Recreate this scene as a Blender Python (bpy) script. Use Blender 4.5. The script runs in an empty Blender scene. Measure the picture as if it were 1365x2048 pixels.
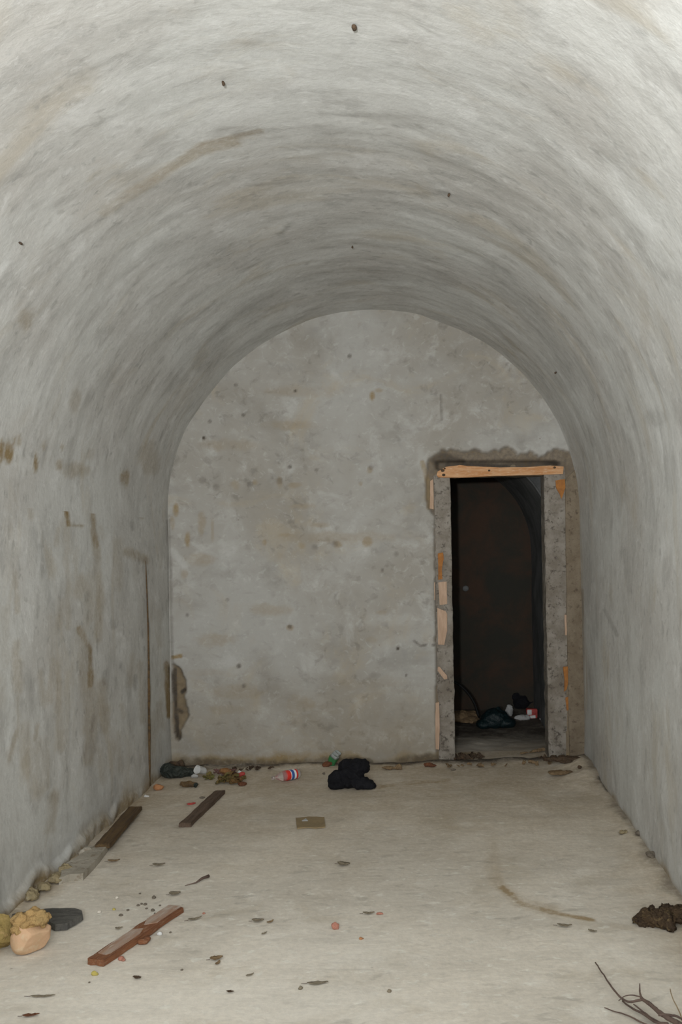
import bpy, bmesh, math, random
import numpy as np
from mathutils import Matrix, Vector, noise as mnoise

random.seed(7)
SC = bpy.context.scene
COL = SC.collection

# ------------------------------------------------------------------ camera
F = 1900.0                 # focal length in pixels of the 1365x2048 frame
VX, VY = 862.0, 1083.0     # where the room's axis meets the frame
ROLL = 0.018
H = 1.56                   # eye height
D = 6.738                  # distance to the end wall
camd = bpy.data.cameras.new('camera')
camd.sensor_fit = 'VERTICAL'
camd.sensor_height = 36.0
camd.lens = 36.0 * F / 2048.0
camd.shift_x = -(VX - 682.5) / 2048.0
camd.shift_y = (VY - 1024.0) / 2048.0
camd.clip_start = 0.05
cam = bpy.data.objects.new('camera', camd)
COL.objects.link(cam)
cam.matrix_world = (Matrix.Translation((0, 0, H)) @ Matrix.Rotation(math.pi/2, 4, 'X')
                    @ Matrix.Rotation(-ROLL, 4, 'Z'))
SC.camera = cam

# ------------------------------------------------------------------ world, lights, exposure
w = bpy.data.worlds.new('world'); SC.world = w; w.use_nodes = True
w.node_tree.nodes['Background'].inputs[0].default_value = (0.80, 0.86, 0.90, 1)
w.node_tree.nodes['Background'].inputs[1].default_value = 0.35
# the camera's flash, tilted up at the vault above the photographer
ld = bpy.data.lights.new('flash', 'SPOT'); ld.energy = 860; ld.spot_size = math.radians(118)
ld.spot_blend = 0.9; ld.shadow_soft_size = 0.05; ld.color = (0.99, 0.99, 0.975)
lo = bpy.data.objects.new('flash', ld); COL.objects.link(lo)
lo.location = (-0.28, -0.90, 1.70)
lo.rotation_euler = (math.radians(90+30), 0, math.radians(5))
# soft daylight falling in from the open end of the vault behind the photographer
ad = bpy.data.lights.new('entrance_daylight', 'AREA'); ad.shape = 'RECTANGLE'
ad.size = 2.4; ad.size_y = 1.6; ad.energy = 100; ad.color = (0.93, 0.97, 1.0)
ao = bpy.data.objects.new('entrance_daylight', ad); COL.objects.link(ao)
ao.location = (-0.4, -1.15, 2.1); ao.rotation_euler = (math.radians(56), 0, 0)
SC.view_settings.view_transform = 'Standard'
SC.view_settings.look = 'None'
SC.view_settings.gamma = 1.0
SC.view_settings.use_curve_mapping = False
SC.view_settings.exposure = -0.10

# ------------------------------------------------------------------ room measures (metres)
XL, XR = -1.862, 1.060
XC = (XL+XR)/2; R = (XR-XL)/2
ZS = 1.748
YF = -1.2                  # open end behind the camera
# passage behind the doorway
PX0, PX1, PZS, PY1 = -0.666, 0.926, 1.49, 8.80
PXC = (PX0+PX1)/2; PR = (PX1-PX0)/2
TW = 0.23                  # thickness of the end wall

cr, sr = math.cos(ROLL), math.sin(ROLL)
def ray(px, py):
    dx, dy = px-VX, py-VY
    return (dx*cr-dy*sr)/F, -(dx*sr+dy*cr)/F
def on_floor(px, py, z=0.0):
    a, b = ray(px, py); t = (z-H)/b
    return Vector((a*t, t, z))
def on_back(px, py, y=D):
    a, b = ray(px, py)
    return Vector((a*y, y, H+b*y))
def on_left(px, py):
    a, b = ray(px, py); t = XL/a
    return Vector((XL, t, H+b*t))
def on_vault(px, py):
    a, b = ray(px, py)
    A = a*a+b*b; B = 2*(a*(-XC)+b*(H-ZS)); C = XC*XC+(H-ZS)**2-R*R
    t = (-B+math.sqrt(B*B-4*A*C))/(2*A)
    return Vector((a*t, t, H+b*t))
def to_px(x, y, z):
    y = np.maximum(y, 0.05)
    a = x/y*F; b = -(z-H)/y*F
    return VX+a*cr+b*sr, VY-a*sr+b*cr
def ppm(y): return F/y

# ------------------------------------------------------------------ numpy noise
def hsh(i, j, s):
    n = (i.astype(np.int64)*374761393 + j.astype(np.int64)*668265263 + s*69069) & 0xffffffff
    n = ((n ^ (n >> 13))*1274126177) & 0xffffffff
    n = n ^ (n >> 16)
    return (n & 0xffff)/65535.0
def vn(u, v, s=0):
    i = np.floor(u); j = np.floor(v); a = u-i; b = v-j
    a = a*a*(3-2*a); b = b*b*(3-2*b)
    return (hsh(i, j, s)*(1-a)*(1-b)+hsh(i+1, j, s)*a*(1-b)+hsh(i, j+1, s)*(1-a)*b+hsh(i+1, j+1, s)*a*b)*2-1
def fbm(u, v, o=4, s=0):
    r = 0; k = 1.0; t = 0
    for q in range(o):
        r = r+k*vn(u*2**q, v*2**q, s+q*17); t += k; k *= .5
    return r/t
def sst(a, b, x):
    t = np.clip((x-a)/(b-a), 0, 1); return t*t*(3-2*t)

# ------------------------------------------------------------------ object helpers
def link(name, me, mat=None, parent=None):
    o = bpy.data.objects.new(name, me); COL.objects.link(o)
    if mat:
        if not isinstance(mat, (list, tuple)): mat = [mat]
        for m in mat: me.materials.append(m)
    if parent: o.parent = parent
    return o
def structure(o): o['kind'] = 'structure'; return o
def tag(o, label, cat, group=None, kind=None):
    o['label'] = label; o['category'] = cat
    if group: o['group'] = group
    if kind: o['kind'] = kind
    return o
def empty(name, loc):
    o = bpy.data.objects.new(name, None); COL.objects.link(o); o.location = loc
    o.empty_display_size = .05
    return o

def grid(name, P, UV, mat, mask=None, stain_shade=None, flip=False):
    """P: (n, m, 3) array of points; mask (n-1, m-1) True keeps a face"""
    n, m = P.shape[:2]
    idx = np.arange(n*m).reshape(n, m)
    q = np.stack([idx[:-1, :-1], idx[1:, :-1], idx[1:, 1:], idx[:-1, 1:]], -1)
    if flip: q = q[..., ::-1]
    q = q.reshape(-1, 4)
    if mask is not None: q = q[mask.reshape(-1)]
    me = bpy.data.meshes.new(name)
    me.vertices.add(n*m); me.vertices.foreach_set('co', P.reshape(-1).astype(np.float32))
    me.loops.add(q.size); me.loops.foreach_set('vertex_index', q.reshape(-1).astype(np.int32))
    me.polygons.add(len(q)); me.polygons.foreach_set('loop_start', np.arange(0, q.size, 4, dtype=np.int32))
    try: me.polygons.foreach_set('loop_total', np.full(len(q), 4, dtype=np.int32))
    except Exception: pass
    me.update(calc_edges=True)
    uv = me.uv_layers.new(name='UVMap')
    uv.data.foreach_set('uv', UV.reshape(-1, 2)[q.reshape(-1)].reshape(-1).astype(np.float32))
    if stain_shade is not None:
        at = me.color_attributes.new('stain_shade', 'FLOAT_COLOR', 'POINT')
        at.data.foreach_set('color', np.clip(stain_shade, 0, 1).reshape(-1).astype(np.float32))
    me.polygons.foreach_set('use_smooth', np.ones(len(q), dtype=bool))
    return link(name, me, mat)

def bm_link(name, bm, mat, parent=None, smooth=True):
    me = bpy.data.meshes.new(name); bmesh.ops.recalc_face_normals(bm, faces=bm.faces)
    bm.to_mesh(me); bm.free()
    if smooth: me.polygons.foreach_set('use_smooth', np.ones(len(me.polygons), dtype=bool))
    return link(name, me, mat, parent)

def bake(o):
    """replace the mesh by its evaluated (modified) one"""
    bpy.context.view_layer.update()
    dg = bpy.context.evaluated_depsgraph_get()
    me = bpy.data.meshes.new_from_object(o.evaluated_get(dg))
    old = o.data; o.modifiers.clear(); o.data = me; me.name = o.name
    bpy.data.meshes.remove(old)
    return o

# ------------------------------------------------------------------ materials
def mat_new(name):
    m = bpy.data.materials.new(name); m.use_nodes = True
    nt = m.node_tree; b = nt.nodes['Principled BSDF']
    return m, nt, b
def N(nt, t, **kw):
    n = nt.nodes.new(t)
    for k, v in kw.items(): setattr(n, k, v)
    return n
def cmix(nt, fac, a, b, mode='MIX'):
    n = N(nt, 'ShaderNodeMix', data_type='RGBA', blend_type=mode)
    for s, v in ((0, fac), (6, a), (7, b)):
        if hasattr(v, 'node'): nt.links.new(v, n.inputs[s])
        else: n.inputs[s].default_value = v if s == 0 else (*v, 1)
    return n.outputs[2]
def mth(nt, op, a, b=None, clamp=False):
    n = N(nt, 'ShaderNodeMath', operation=op, use_clamp=clamp)
    for s, v in ((0, a), (1, b)):
        if v is None: continue
        if hasattr(v, 'node'): nt.links.new(v, n.inputs[s])
        else: n.inputs[s].default_value = v
    return n.outputs[0]
def nz(nt, vec, scale, detail=5, rough=.6, dist=0.0, sc=(1, 1, 1), loc=(0, 0, 0)):
    mp = N(nt, 'ShaderNodeMapping'); mp.inputs['Scale'].default_value = sc; mp.inputs['Location'].default_value = loc
    nt.links.new(vec, mp.inputs[0])
    n = N(nt, 'ShaderNodeTexNoise'); n.inputs['Scale'].default_value = scale
    n.inputs['Detail'].default_value = detail; n.inputs['Roughness'].default_value = rough
    n.inputs['Distortion'].default_value = dist
    nt.links.new(mp.outputs[0], n.inputs['Vector'])
    return n.outputs[0]
def ramp(nt, x, lo, hi, a=0.0, b=1.0):
    n = N(nt, 'ShaderNodeMapRange'); n.interpolation_type = 'SMOOTHSTEP'
    for k, v in ((1, lo), (2, hi), (3, a), (4, b)): n.inputs[k].default_value = v
    nt.links.new(x, n.inputs[0]); return n.outputs[0]

def plaster(name, base=(.55, .55, .52), alt=(.47, .455, .42), light=(.66, .66, .64), streak=(1.2, 7, 1), warm=0.35,
            smud=0.5, bump=.35, speck=.5, fine=1.0, seed=0.0, wsc=(1, 1, 1), fleck=.5, ochre=(.26, .185, .085)):
    m, nt, b = mat_new(name)
    tc = N(nt, 'ShaderNodeTexCoord').outputs['UV']
    at = N(nt, 'ShaderNodeAttribute', attribute_name='stain_shade')
    sep = N(nt, 'ShaderNodeSeparateColor'); nt.links.new(at.outputs['Color'], sep.inputs[0])
    big = nz(nt, tc, 1.1, 4, .6, .4, loc=(seed, seed, 0))
    med = nz(nt, tc, 4.5, 6, .65, .5, loc=(seed+3, seed, 0))
    st = nz(nt, tc, 1.6, 5, .62, .3, sc=streak, loc=(seed, seed+5, 0))
    st2 = nz(nt, tc, 4.2, 5, .65, .4, sc=streak, loc=(seed+9, seed+2, 0))
    fn = nz(nt, tc, 38, 5, .7, 0)
    c = cmix(nt, ramp(nt, big, .35, .65), base, alt)
    c = cmix(nt, ramp(nt, med, .50, .72, 0, .55), c, light)
    c = cmix(nt, ramp(nt, st, .50, .72, 0, smud), c, tuple(x*.72 for x in alt))
    c = cmix(nt, ramp(nt, st2, .56, .72, 0, smud*.8), c, tuple(x*.66 for x in base))
    c = cmix(nt, ramp(nt, st2, .30, .44, .5*smud, 0), c, light)
    wm = nz(nt, tc, 2.3, 5, .6, .8, sc=wsc, loc=(seed+20, 1, 0))
    c = cmix(nt, ramp(nt, wm, .52, .72, 0, warm), c, (.40, .33, .22))
    st3 = nz(nt, tc, 10.0, 4, .6, .5, sc=tuple(1+(q-1)*.45 for q in streak), loc=(seed+1, seed+7, 0))
    c = cmix(nt, mth(nt, 'MULTIPLY', ramp(nt, st3, .54, .70, 0, .75), ramp(nt, big, .38, .62, .25, .8)), c, tuple(x*.60 for x in alt))
    fl_ = nz(nt, tc, 17, 4, .6, .6, sc=tuple(1+(q-1)*.3 for q in streak), loc=(seed+2, seed+3, 0))
    c = cmix(nt, ramp(nt, fl_, .57, .70, 0, .5*fleck), c, tuple(min(.92, x*1.14) for x in light))
    # small dark pits
    v = N(nt, 'ShaderNodeTexVoronoi'); v.inputs['Scale'].default_value = 9.0
    nt.links.new(tc, v.inputs['Vector'])
    pit = ramp(nt, v.outputs['Distance'], .02, .07, 1, 0)
    pit = mth(nt, 'MULTIPLY', pit, ramp(nt, med, .52, .62, 0, speck))
    c = cmix(nt, pit, c, (.16, .13, .10))
    # located stains: R ochre damp, G dark grime and painted shade, B bare mortar, A pale wash
    brk = ramp(nt, med, .25, .62, .45, 1.25)
    brk = mth(nt, 'MULTIPLY', brk, ramp(nt, fn, .3, .6, .7, 1.1))
    r_ = mth(nt, 'MULTIPLY', sep.outputs[0], brk, True)
    g_ = mth(nt, 'MULTIPLY', sep.outputs[1], brk, True)
    c = cmix(nt, at.outputs['Alpha'], c, light)
    mort = cmix(nt, ramp(nt, med, .35, .65), (.155, .12, .08), (.235, .195, .145))
    mort = cmix(nt, ramp(nt, fn, .35, .7), mort, (.12, .095, .07))
    c = cmix(nt, sep.outputs[2], c, mort)
    c = cmix(nt, r_, c, ochre)
    c = cmix(nt, g_, c, (.055, .042, .030))
    c = cmix(nt, ramp(nt, fn, .3, .7, 0, .16*fine), c, (.30, .29, .27))
    nt.links.new(c, b.inputs['Base Color'])
    b.inputs['Roughness'].default_value = .93
    b.inputs['Specular IOR Level'].default_value = .15
    hh = mth(nt, 'ADD', mth(nt, 'MULTIPLY', med, 1.0), mth(nt, 'MULTIPLY', fn, .25))
    hh = mth(nt, 'ADD', hh, mth(nt, 'MULTIPLY', st2, .6))
    bp = N(nt, 'ShaderNodeBump'); bp.inputs['Strength'].default_value = bump
    bp.inputs['Distance'].default_value = .012
    nt.links.new(hh, bp.inputs['Height']); nt.links.new(bp.outputs[0], b.inputs['Normal'])
    return m

def simple(name, c1, c2, scale=8, rough=.85, sc=(1, 1, 1), bump=.4, c3=None, lo=.35, hi=.65, spec=.2, dist=.3, fine=.02):
    m, nt, b = mat_new(name)
    tc = N(nt, 'ShaderNodeTexCoord').outputs['Object']
    a = nz(nt, tc, scale, 6, .65, dist, sc=sc)
    f = nz(nt, tc, scale*4.5, 4, .7, 0, sc=sc, loc=(4, 2, 1))
    c = cmix(nt, ramp(nt, a, lo, hi), c1, c2)
    if c3: c = cmix(nt, ramp(nt, f, .52, .68), c, c3)
    nt.links.new(c, b.inputs['Base Color'])
    b.inputs['Roughness'].default_value = rough; b.inputs['Specular IOR Level'].default_value = spec
    bp = N(nt, 'ShaderNodeBump'); bp.inputs['Strength'].default_value = bump; bp.inputs['Distance'].default_value = fine
    nt.links.new(mth(nt, 'ADD', a, mth(nt, 'MULTIPLY', f, .5)), bp.inputs['Height'])
    nt.links.new(bp.outputs[0], b.inputs['Normal'])
    return m
M = {}
M['vault'] = plaster('vault_plaster', base=(.585, .59, .57), alt=(.50, .49, .465), light=(.70, .705, .69), streak=(1.7, 3.2, 1), smud=.66, warm=.34, speck=.0, wsc=(.7, 1.3, 1))
M['side'] = M['vault']
M['end'] = plaster('end_wall_plaster', base=(.385, .378, .352), alt=(.305, .285, .248), light=(.50, .50, .478), streak=(1.3, 1.6, 1), smud=.5, warm=.38, seed=23, speck=.9)
M['floor'] = plaster('concrete_floor', base=(.76, .70, .605), alt=(.64, .59, .51), light=(.86, .82, .74), streak=(1, 3.4, 1), smud=.35, warm=.30, seed=37, speck=.6, fine=1.3, fleck=.9, ochre=(.36, .265, .15))
M['passage_end'] = simple('dark_passage_wall', (.062, .038, .026), (.036, .034, .027), 3, bump=.5)  # dark brown base for the passage end wall
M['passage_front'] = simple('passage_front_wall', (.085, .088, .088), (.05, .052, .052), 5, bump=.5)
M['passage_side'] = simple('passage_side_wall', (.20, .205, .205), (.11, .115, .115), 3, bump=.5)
M['concrete'] = simple('rough_jamb_concrete', (.185, .16, .13), (.285, .26, .225), 7, c3=(.10, .085, .07), bump=.8)
M['mortar'] = simple('brown_mortar', (.165, .13, .09), (.225, .185, .135), 6, c3=(.11, .085, .06), bump=.9)
M['orange_wood'] = simple('orange_split_wood', (.62, .37, .20), (.50, .24, .10), 10, sc=(.5, 4, 4), c3=(.66, .48, .33), bump=.5)
M['pale_wood'] = simple('pale_pink_wood', (.52, .37, .27), (.42, .29, .20), 10, sc=(4, 4, .6), bump=.4)
M['rust'] = simple('rust_orange', (.42, .18, .05), (.30, .13, .045), 20, bump=.6)
M['red_wood'] = simple('reddish_old_wood', (.27, .115, .055), (.20, .085, .045), 9, sc=(.5, 5, 5), c3=(.33, .20, .13), bump=.6)
M['wood_worn'] = simple('greyed_wood_face', (.42, .33, .27), (.36, .22, .15), 7, sc=(.5, 3, 3), c3=(.50, .44, .38), bump=.5)
M['dark_wood'] = simple('dark_weathered_wood', (.145, .10, .072), (.10, .07, .05), 9, sc=(.4, 5, 5), c3=(.18, .13, .10), bump=.6)
M['brown_wood'] = simple('brown_damp_wood', (.15, .095, .045), (.085, .058, .036), 8, sc=(.4, 5, 5), bump=.6)
M['slate'] = simple('dark_grey_bark', (.095, .092, .085), (.15, .145, .13), 12, sc=(1, 4, 1), c3=(.07, .065, .06), bump=.8)
M['stone_pink'] = simple('pinkish_stone', (.62, .40, .25), (.56, .38, .23), 6, c3=(.62, .46, .30), bump=.25)
M['stone_ochre'] = simple('ochre_crust', (.46, .30, .13), (.36, .25, .11), 9, c3=(.30, .19, .08), bump=1.0)
M['stone_olive'] = simple('olive_ochre_stone', (.34, .25, .09), (.26, .19, .07), 7, c3=(.40, .28, .12), bump=.8)
M['earth'] = simple('dark_brown_clod', (.085, .055, .030), (.045, .030, .020), 10, c3=(.17, .12, .06), bump=1.2)
M['twig'] = simple('grey_brown_bark', (.15, .105, .085), (.10, .07, .06), 14, bump=.6)
M['twig_tan'] = simple('tan_twig', (.30, .22, .13), (.24, .18, .11), 14, bump=.6)
M['card'] = simple('brown_cardboard', (.285, .215, .12), (.25, .19, .11), 10, bump=.2)
M['black_cloth'] = simple('black_cloth', (.010, .010, .012), (.016, .016, .019), 12, rough=.9, bump=.8, spec=.1)
M['teal'] = simple('dark_teal_plastic', (.004, .016, .018), (.003, .011, .013), 8, rough=.5, bump=.8, spec=.4)
M['black'] = simple('black_rubber', (.008, .008, .008), (.012, .012, .012), 10, rough=.6)
M['white'] = simple('dirty_white_plastic', (.66, .66, .65), (.52, .52, .50), 8, rough=.5, bump=.3)
M['paper'] = simple('greyish_paper', (.42, .42, .41), (.34, .34, .33), 8, bump=.3)
M['red'] = simple('red_wrapper', (.42, .06, .05), (.32, .05, .045), 8, rough=.5)
M['pink'] = simple('faded_pink_wrapper', (.22, .11, .10), (.17, .11, .095), 12, rough=.7, bump=.6)
M['green'] = simple('green_foil', (.05, .22, .07), (.04, .16, .06), 10, rough=.5)
M['silver'] = simple('dull_aluminium', (.34, .37, .36), (.26, .28, .27), 10, rough=.4, spec=.5)
M['mossy'] = simple('yellow_green_packaging', (.15, .15, .045), (.20, .13, .05), 16, c3=(.08, .12, .05), bump=.8)
M['rotting'] = simple('rotting_leaf_litter', (.13, .115, .04), (.17, .085, .035), 13, c3=(.20, .17, .075), bump=.8)
M['peel'] = simple('dull_orange_peel', (.26, .13, .05), (.19, .10, .045), 15, bump=.5)
M['darkbag'] = simple('dark_green_bag', (.022, .028, .024), (.045, .05, .042), 12, rough=.5, bump=.8)
M['brick'] = simple('orange_brick', (.50, .24, .11), (.40, .19, .09), 20, bump=.7)
M['brick_red'] = simple('faded_red_brick', (.48, .22, .16), (.40, .18, .13), 20, bump=.7)
M['leaf_brown'] = simple('dead_leaf_brown', (.26, .18, .10), (.19, .13, .075), 30, bump=.6)
M['leaf_grey'] = simple('dead_leaf_grey_tan', (.26, .22, .16), (.20, .17, .12), 30, bump=.6)
M['dark_leaf'] = simple('dead_leaf_dark', (.10, .065, .04), (.07, .05, .035), 30, bump=.6)
M['redbrown'] = simple('red_brown_flake', (.17, .07, .035), (.12, .05, .03), 20, bump=.7)
M['yellow'] = simple('yellow_crumb', (.50, .42, .12), (.42, .34, .10), 20)
M['pebble_white'] = simple('pale_pebble', (.68, .63, .55), (.58, .53, .45), 20)
M['pebble_dark'] = simple('dark_pebble', (.13, .11, .09), (.20, .17, .13), 20)
M['ledge'] = simple('pale_ledge_concrete', (.42, .385, .325), (.33, .30, .245), 6, c3=(.24, .20, .15), bump=.6)
M['ochre_rubble'] = simple('ochre_mortar_lump', (.34, .28, .17), (.27, .215, .12), 9, c3=(.38, .33, .23), bump=1.0)
M['exposed_brick'] = simple('exposed_brown_brick', (.24, .14, .075), (.17, .10, .05), 12, c3=(.10, .06, .035), bump=1.0)

def clear_plastic():
    m, nt, b = mat_new('clear_bottle_plastic')
    b.inputs['Base Color'].default_value = (.92, .88, .86, 1)
    b.inputs['Roughness'].default_value = .12; b.inputs['Transmission Weight'].default_value = .85
    b.inputs['IOR'].default_value = 1.25
    return m
M['clear'] = clear_plastic()
def label_mat():
    m, nt, b = mat_new('bottle_label_print')
    tc = N(nt, 'ShaderNodeTexCoord').outputs['Object']
    s = N(nt, 'ShaderNodeSeparateXYZ'); nt.links.new(tc, s.inputs[0])
    wob = mth(nt, 'ADD', s.outputs[0], mth(nt, 'MULTIPLY', mth(nt, 'SINE', mth(nt, 'MULTIPLY', s.outputs[1], 38)), .006))
    cr_ = N(nt, 'ShaderNodeValToRGB'); cr_.color_ramp.interpolation = 'CONSTANT'
    nt.links.new(mth(nt, 'DIVIDE', mth(nt, 'ADD', wob, -.085), .12), cr_.inputs[0])
    e = cr_.color_ramp.elements
    e[0].position = 0; e[0].color = (.62, .03, .02, 1)
    e[1].position = .34; e[1].color = (.75, .78, .8, 1)
    for p, c in ((.40, (.03, .09, .30, 1)), (.62, (.72, .75, .76, 1)), (.78, (.60, .03, .02, 1)), (.93, (.7, .7, .7, 1))):
        k = e.new(p); k.color = c
    nt.links.new(cr_.outputs[0], b.inputs['Base Color']); b.inputs['Roughness'].default_value = .5
    return m
M['label'] = label_mat()

# ------------------------------------------------------------------ stain painting, including some shade
class Paint:
    """marks laid on a surface grid; each mark is a blob or a stroke with ragged edges"""
    def __init__(s, P, u, v):
        s.px, s.py = to_px(P[..., 0], P[..., 1], P[..., 2]); s.ok = P[..., 1] > .3
        s.a = np.zeros(P.shape[:2]+(4,))
        s.n = fbm(u*5, v*5, 4, 3); s.n2 = fbm(u*22, v*22, 3, 9)
    def put(s, ch, k):
        k = np.where(s.ok, k, 0)
        s.a[..., ch] = np.maximum(s.a[..., ch], k)
    def blob(s, ch, x, y, rx, ry, k=1.0, rag=.45, soft=.5):
        d = np.sqrt(((s.px-x)/rx)**2+((s.py-y)/ry)**2)
        d = d+rag*s.n+rag*.6*s.n2
        s.put(ch, k*(1-sst(1-soft, 1+soft*.3, d)))
    def line(s, ch, pts, w, k=1.0, rag=.5, soft=.7):
        best = np.full(s.px.shape, 1e9)
        for (x0, y0), (x1, y1) in zip(pts[:-1], pts[1:]):
            dx, dy = x1-x0, y1-y0; L = dx*dx+dy*dy
            t = np.clip(((s.px-x0)*dx+(s.py-y0)*dy)/L, 0, 1)
            best = np.minimum(best, np.hypot(s.px-x0-t*dx, s.py-y0-t*dy))
        d = best/w+rag*s.n+rag*.5*s.n2
        s.put(ch, k*(1-sst(1-soft, 1.0, d)))
    def poly(s, pts):
        inside = np.zeros(s.px.shape, bool); n = len(pts)
        for i in range(n):
            x0, y0 = pts[i]; x1, y1 = pts[(i+1) % n]
            c = (y0 > s.py) != (y1 > s.py)
            xx = (x1-x0)*(s.py-y0)/((y1-y0) if y1 != y0 else 1e-9)+x0
            inside ^= c & (s.px < xx)
        return inside

# ------------------------------------------------------------------ vault (ceiling)
ys = np.concatenate([np.arange(YF, 1.0, .06), np.arange(1.0, D+.03, .02)])
th = np.linspace(0, math.pi, 260)
T, Y = np.meshgrid(th, ys, indexing='ij')
U, V = T*R, Y
rr = R+.016*fbm(U*.9, V*1.1, 3, 5)+.006*fbm(U*2.0, V*6, 3, 8)
rr = rr+.010*fbm(U*3.1, V*0+3, 3, 77)
edge = sst(0, .25, np.sin(T))
rr = R+(rr-R)*edge
P = np.stack([XC-rr*np.cos(T), Y, ZS+rr*np.sin(T)], -1)
pt = Paint(P, U, V)
G_, O_, B_, L_ = 1, 0, 2, 3
pt.line(O_, [(205, 425), (260, 390), (330, 345), (400, 300), (470, 285)], 13, .38)
pt.line(O_, [(330, 345), (400, 290), (520, 262)], 7, .4)
for pts, w_, k_ in (([(320, 235), (400, 200), (470, 180)], 7, .20), ([(470, 270), (540, 262), (640, 252)], 8, .24),
                 ([(560, 298), (640, 296), (730, 300)], 7, .2), ([(640, 228), (740, 232)], 7, .20), ([(490, 372), (600, 362)], 5, .25),
                 ([(700, 380), (800, 385), (900, 388)], 6, .24), ([(860, 340), (940, 365), (1010, 400)], 6, .2),
                 ([(480, 400), (510, 385)], 6, .35), ([(560, 470), (580, 450)], 6, .35), ([(790, 250), (840, 255)], 7, .25),
                 ([(980, 545), (1080, 640), (1140, 760)], 30, .16), ([(400, 720), (460, 650), (560, 590)], 30, .2),
                 ([(580, 185), (700, 150), (780, 168)], 6, .14), ([(340, 760), (390, 690)], 30, .15),
                 ([(120, 560), (200, 480), (280, 420)], 12, .10), ([(620, 560), (760, 545), (900, 560)], 24, .16)):
    pt.line(G_, pts, w_, k_*.8)
pt.blob(O_, 50, 640, 12, 20, .5); pt.blob(O_, 150, 800, 12, 30, .25)
pt.blob(G_, 1310, 835, 30, 22, .22); pt.blob(G_, 400, 500, 90, 40, .12); pt.blob(O_, 1290, 620, 12, 90, .12)
for x, y, rx, ry, k in ((18, 905, 9, 20, .85), (28, 885, 4, 10, .5), (2, 905, 5, 22, .8), (38, 880, 4, 12, .4), (88, 892, 4, 10, .5), (125, 895, 4, 8, .5), (71, 925, 5, 22, .7), (250, 955, 12, 16, .6), (300, 920, 20, 40, .3),
                        (120, 930, 10, 12, .5), (150, 940, 30, 18, .35), (180, 910, 10, 14, .3)):
    pt.blob(O_, x, y, rx, ry, k)
for x, y, r_ in ((710, 48, 8), (445, 160, 6), (36, 482, 6), (705, 490, 5), (1115, 743, 5), (900, 385, 6), (583, 600, 4)):
    pass
ceiling = structure(grid('ceiling', P, np.stack([U, V], -1), M['vault'], stain_shade=pt.a))

# ------------------------------------------------------------------ side walls
def side(name, x, sgn, painter):
    zs = np.linspace(-.02, ZS, 150)
    Z, Y = np.meshgrid(zs, ys, indexing='ij')
    X = x+sgn*(.016*fbm(Y*1.0+9, Z*1.0, 3, 12)+.005*fbm(Y*4, Z*2.2, 3, 4))*sst(ZS, ZS-.3, Z)
    P = np.stack([X, Y, Z], -1)
    pt = Paint(P, Y, Z); P = painter(pt, P)
    return structure(grid(name, P, np.stack([(Z-ZS) if sgn > 0 else math.pi*R+ZS-Z, Y], -1), M['side'], stain_shade=pt.a))
def paint_left(pt, P):
    pt.line(O_, [(0, 905), (18, 912)], 9, .8); pt.line(O_, [(71, 915), (71, 945)], 6, .75)
    pt.line(O_, [(130, 962), (205, 975), (270, 997), (330, 1003)], 8, .5)
    pt.line(O_, [(132, 962), (131, 1010), (138, 1050)], 8, .85)
    pt.line(O_, [(138, 1050), (165, 1052)], 6, .5)
    pt.line(O_, [(182, 985), (186, 1060), (192, 1090)], 9, .6)
    pt.line(O_, [(192, 1090), (200, 1180), (196, 1280)], 10, .35)
    pt.line(O_, [(240, 960), (246, 1010)], 8, .4)
    pt.line(O_, [(270, 995), (285, 1030)], 10, .5); pt.line(O_, [(310, 1003), (330, 1008)], 14, .5)
    pt.line(O_, [(255, 1105), (290, 1118)], 14, .45)
    pt.line(O_, [(160, 1260), (180, 1300), (181, 1370)], 9, .75)
    pt.line(O_, [(168, 1290), (180, 1420), (178, 1520)], 22, .3)
    pt.line(O_, [(105, 1320), (100, 1400)], 12, .25); pt.line(O_, [(35, 1460), (18, 1520)], 8, .35)
    pt.line(O_, [(110, 1590), (100, 1660)], 16, .35); pt.line(O_, [(200, 1500), (205, 1560)], 12, .25)
    pt.line(O_, [(75, 1450), (70, 1480)], 6, .3); pt.line(G_, [(290, 1120), (296, 1550)], 8, .15)
    pt.line(G_, [(335, 1040), (343, 1330)], 4, .25)
    rs = random.Random(5)
    for k in range(46):
        x_ = rs.uniform(0, 325); y0 = rs.uniform(930+.3*x_, 1560-.3*x_); ln = rs.uniform(20, 110)
        pt.line(O_, [(x_, y0), (x_+rs.uniform(-6, 6), y0+ln)], rs.uniform(6, 18), rs.uniform(.12, .32), .6, .9)
    for k in range(26):
        x_ = rs.uniform(0, 325); y0 = rs.uniform(930+.3*x_, 1700-.6*x_); ln = rs.uniform(6, 30)
        pt.line(G_, [(x_, y0), (x_+rs.uniform(-3, 3), y0+ln)], rs.uniform(3, 6), rs.uniform(.15, .35), .6, .8)
    # broken corner
    pt.line(G_, [(342, 1335), (348, 1420)], 8, .7); pt.line(O_, [(335, 1330), (338, 1430)], 9, .9)
    # dirty foot of the wall
    z = P[..., 2]; u = P[..., 1]
    f = 1-sst(.0, .10+.05*vn(u*4, z*0, 3), z+.04*pt.n)
    pt.put(O_, f*.75); pt.put(L_, .25*(1-sst(.8, 1.5, P[..., 1]-1.5)))
    # plaster thins out towards the foot: wall steps out a little at the bottom
    P[..., 0] += (.022+.018*pt.n+.010*pt.n2)*(1-sst(.03, .07, z+.05*pt.n))*sst(6.6, 5.2, P[..., 1])
    return P
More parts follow.
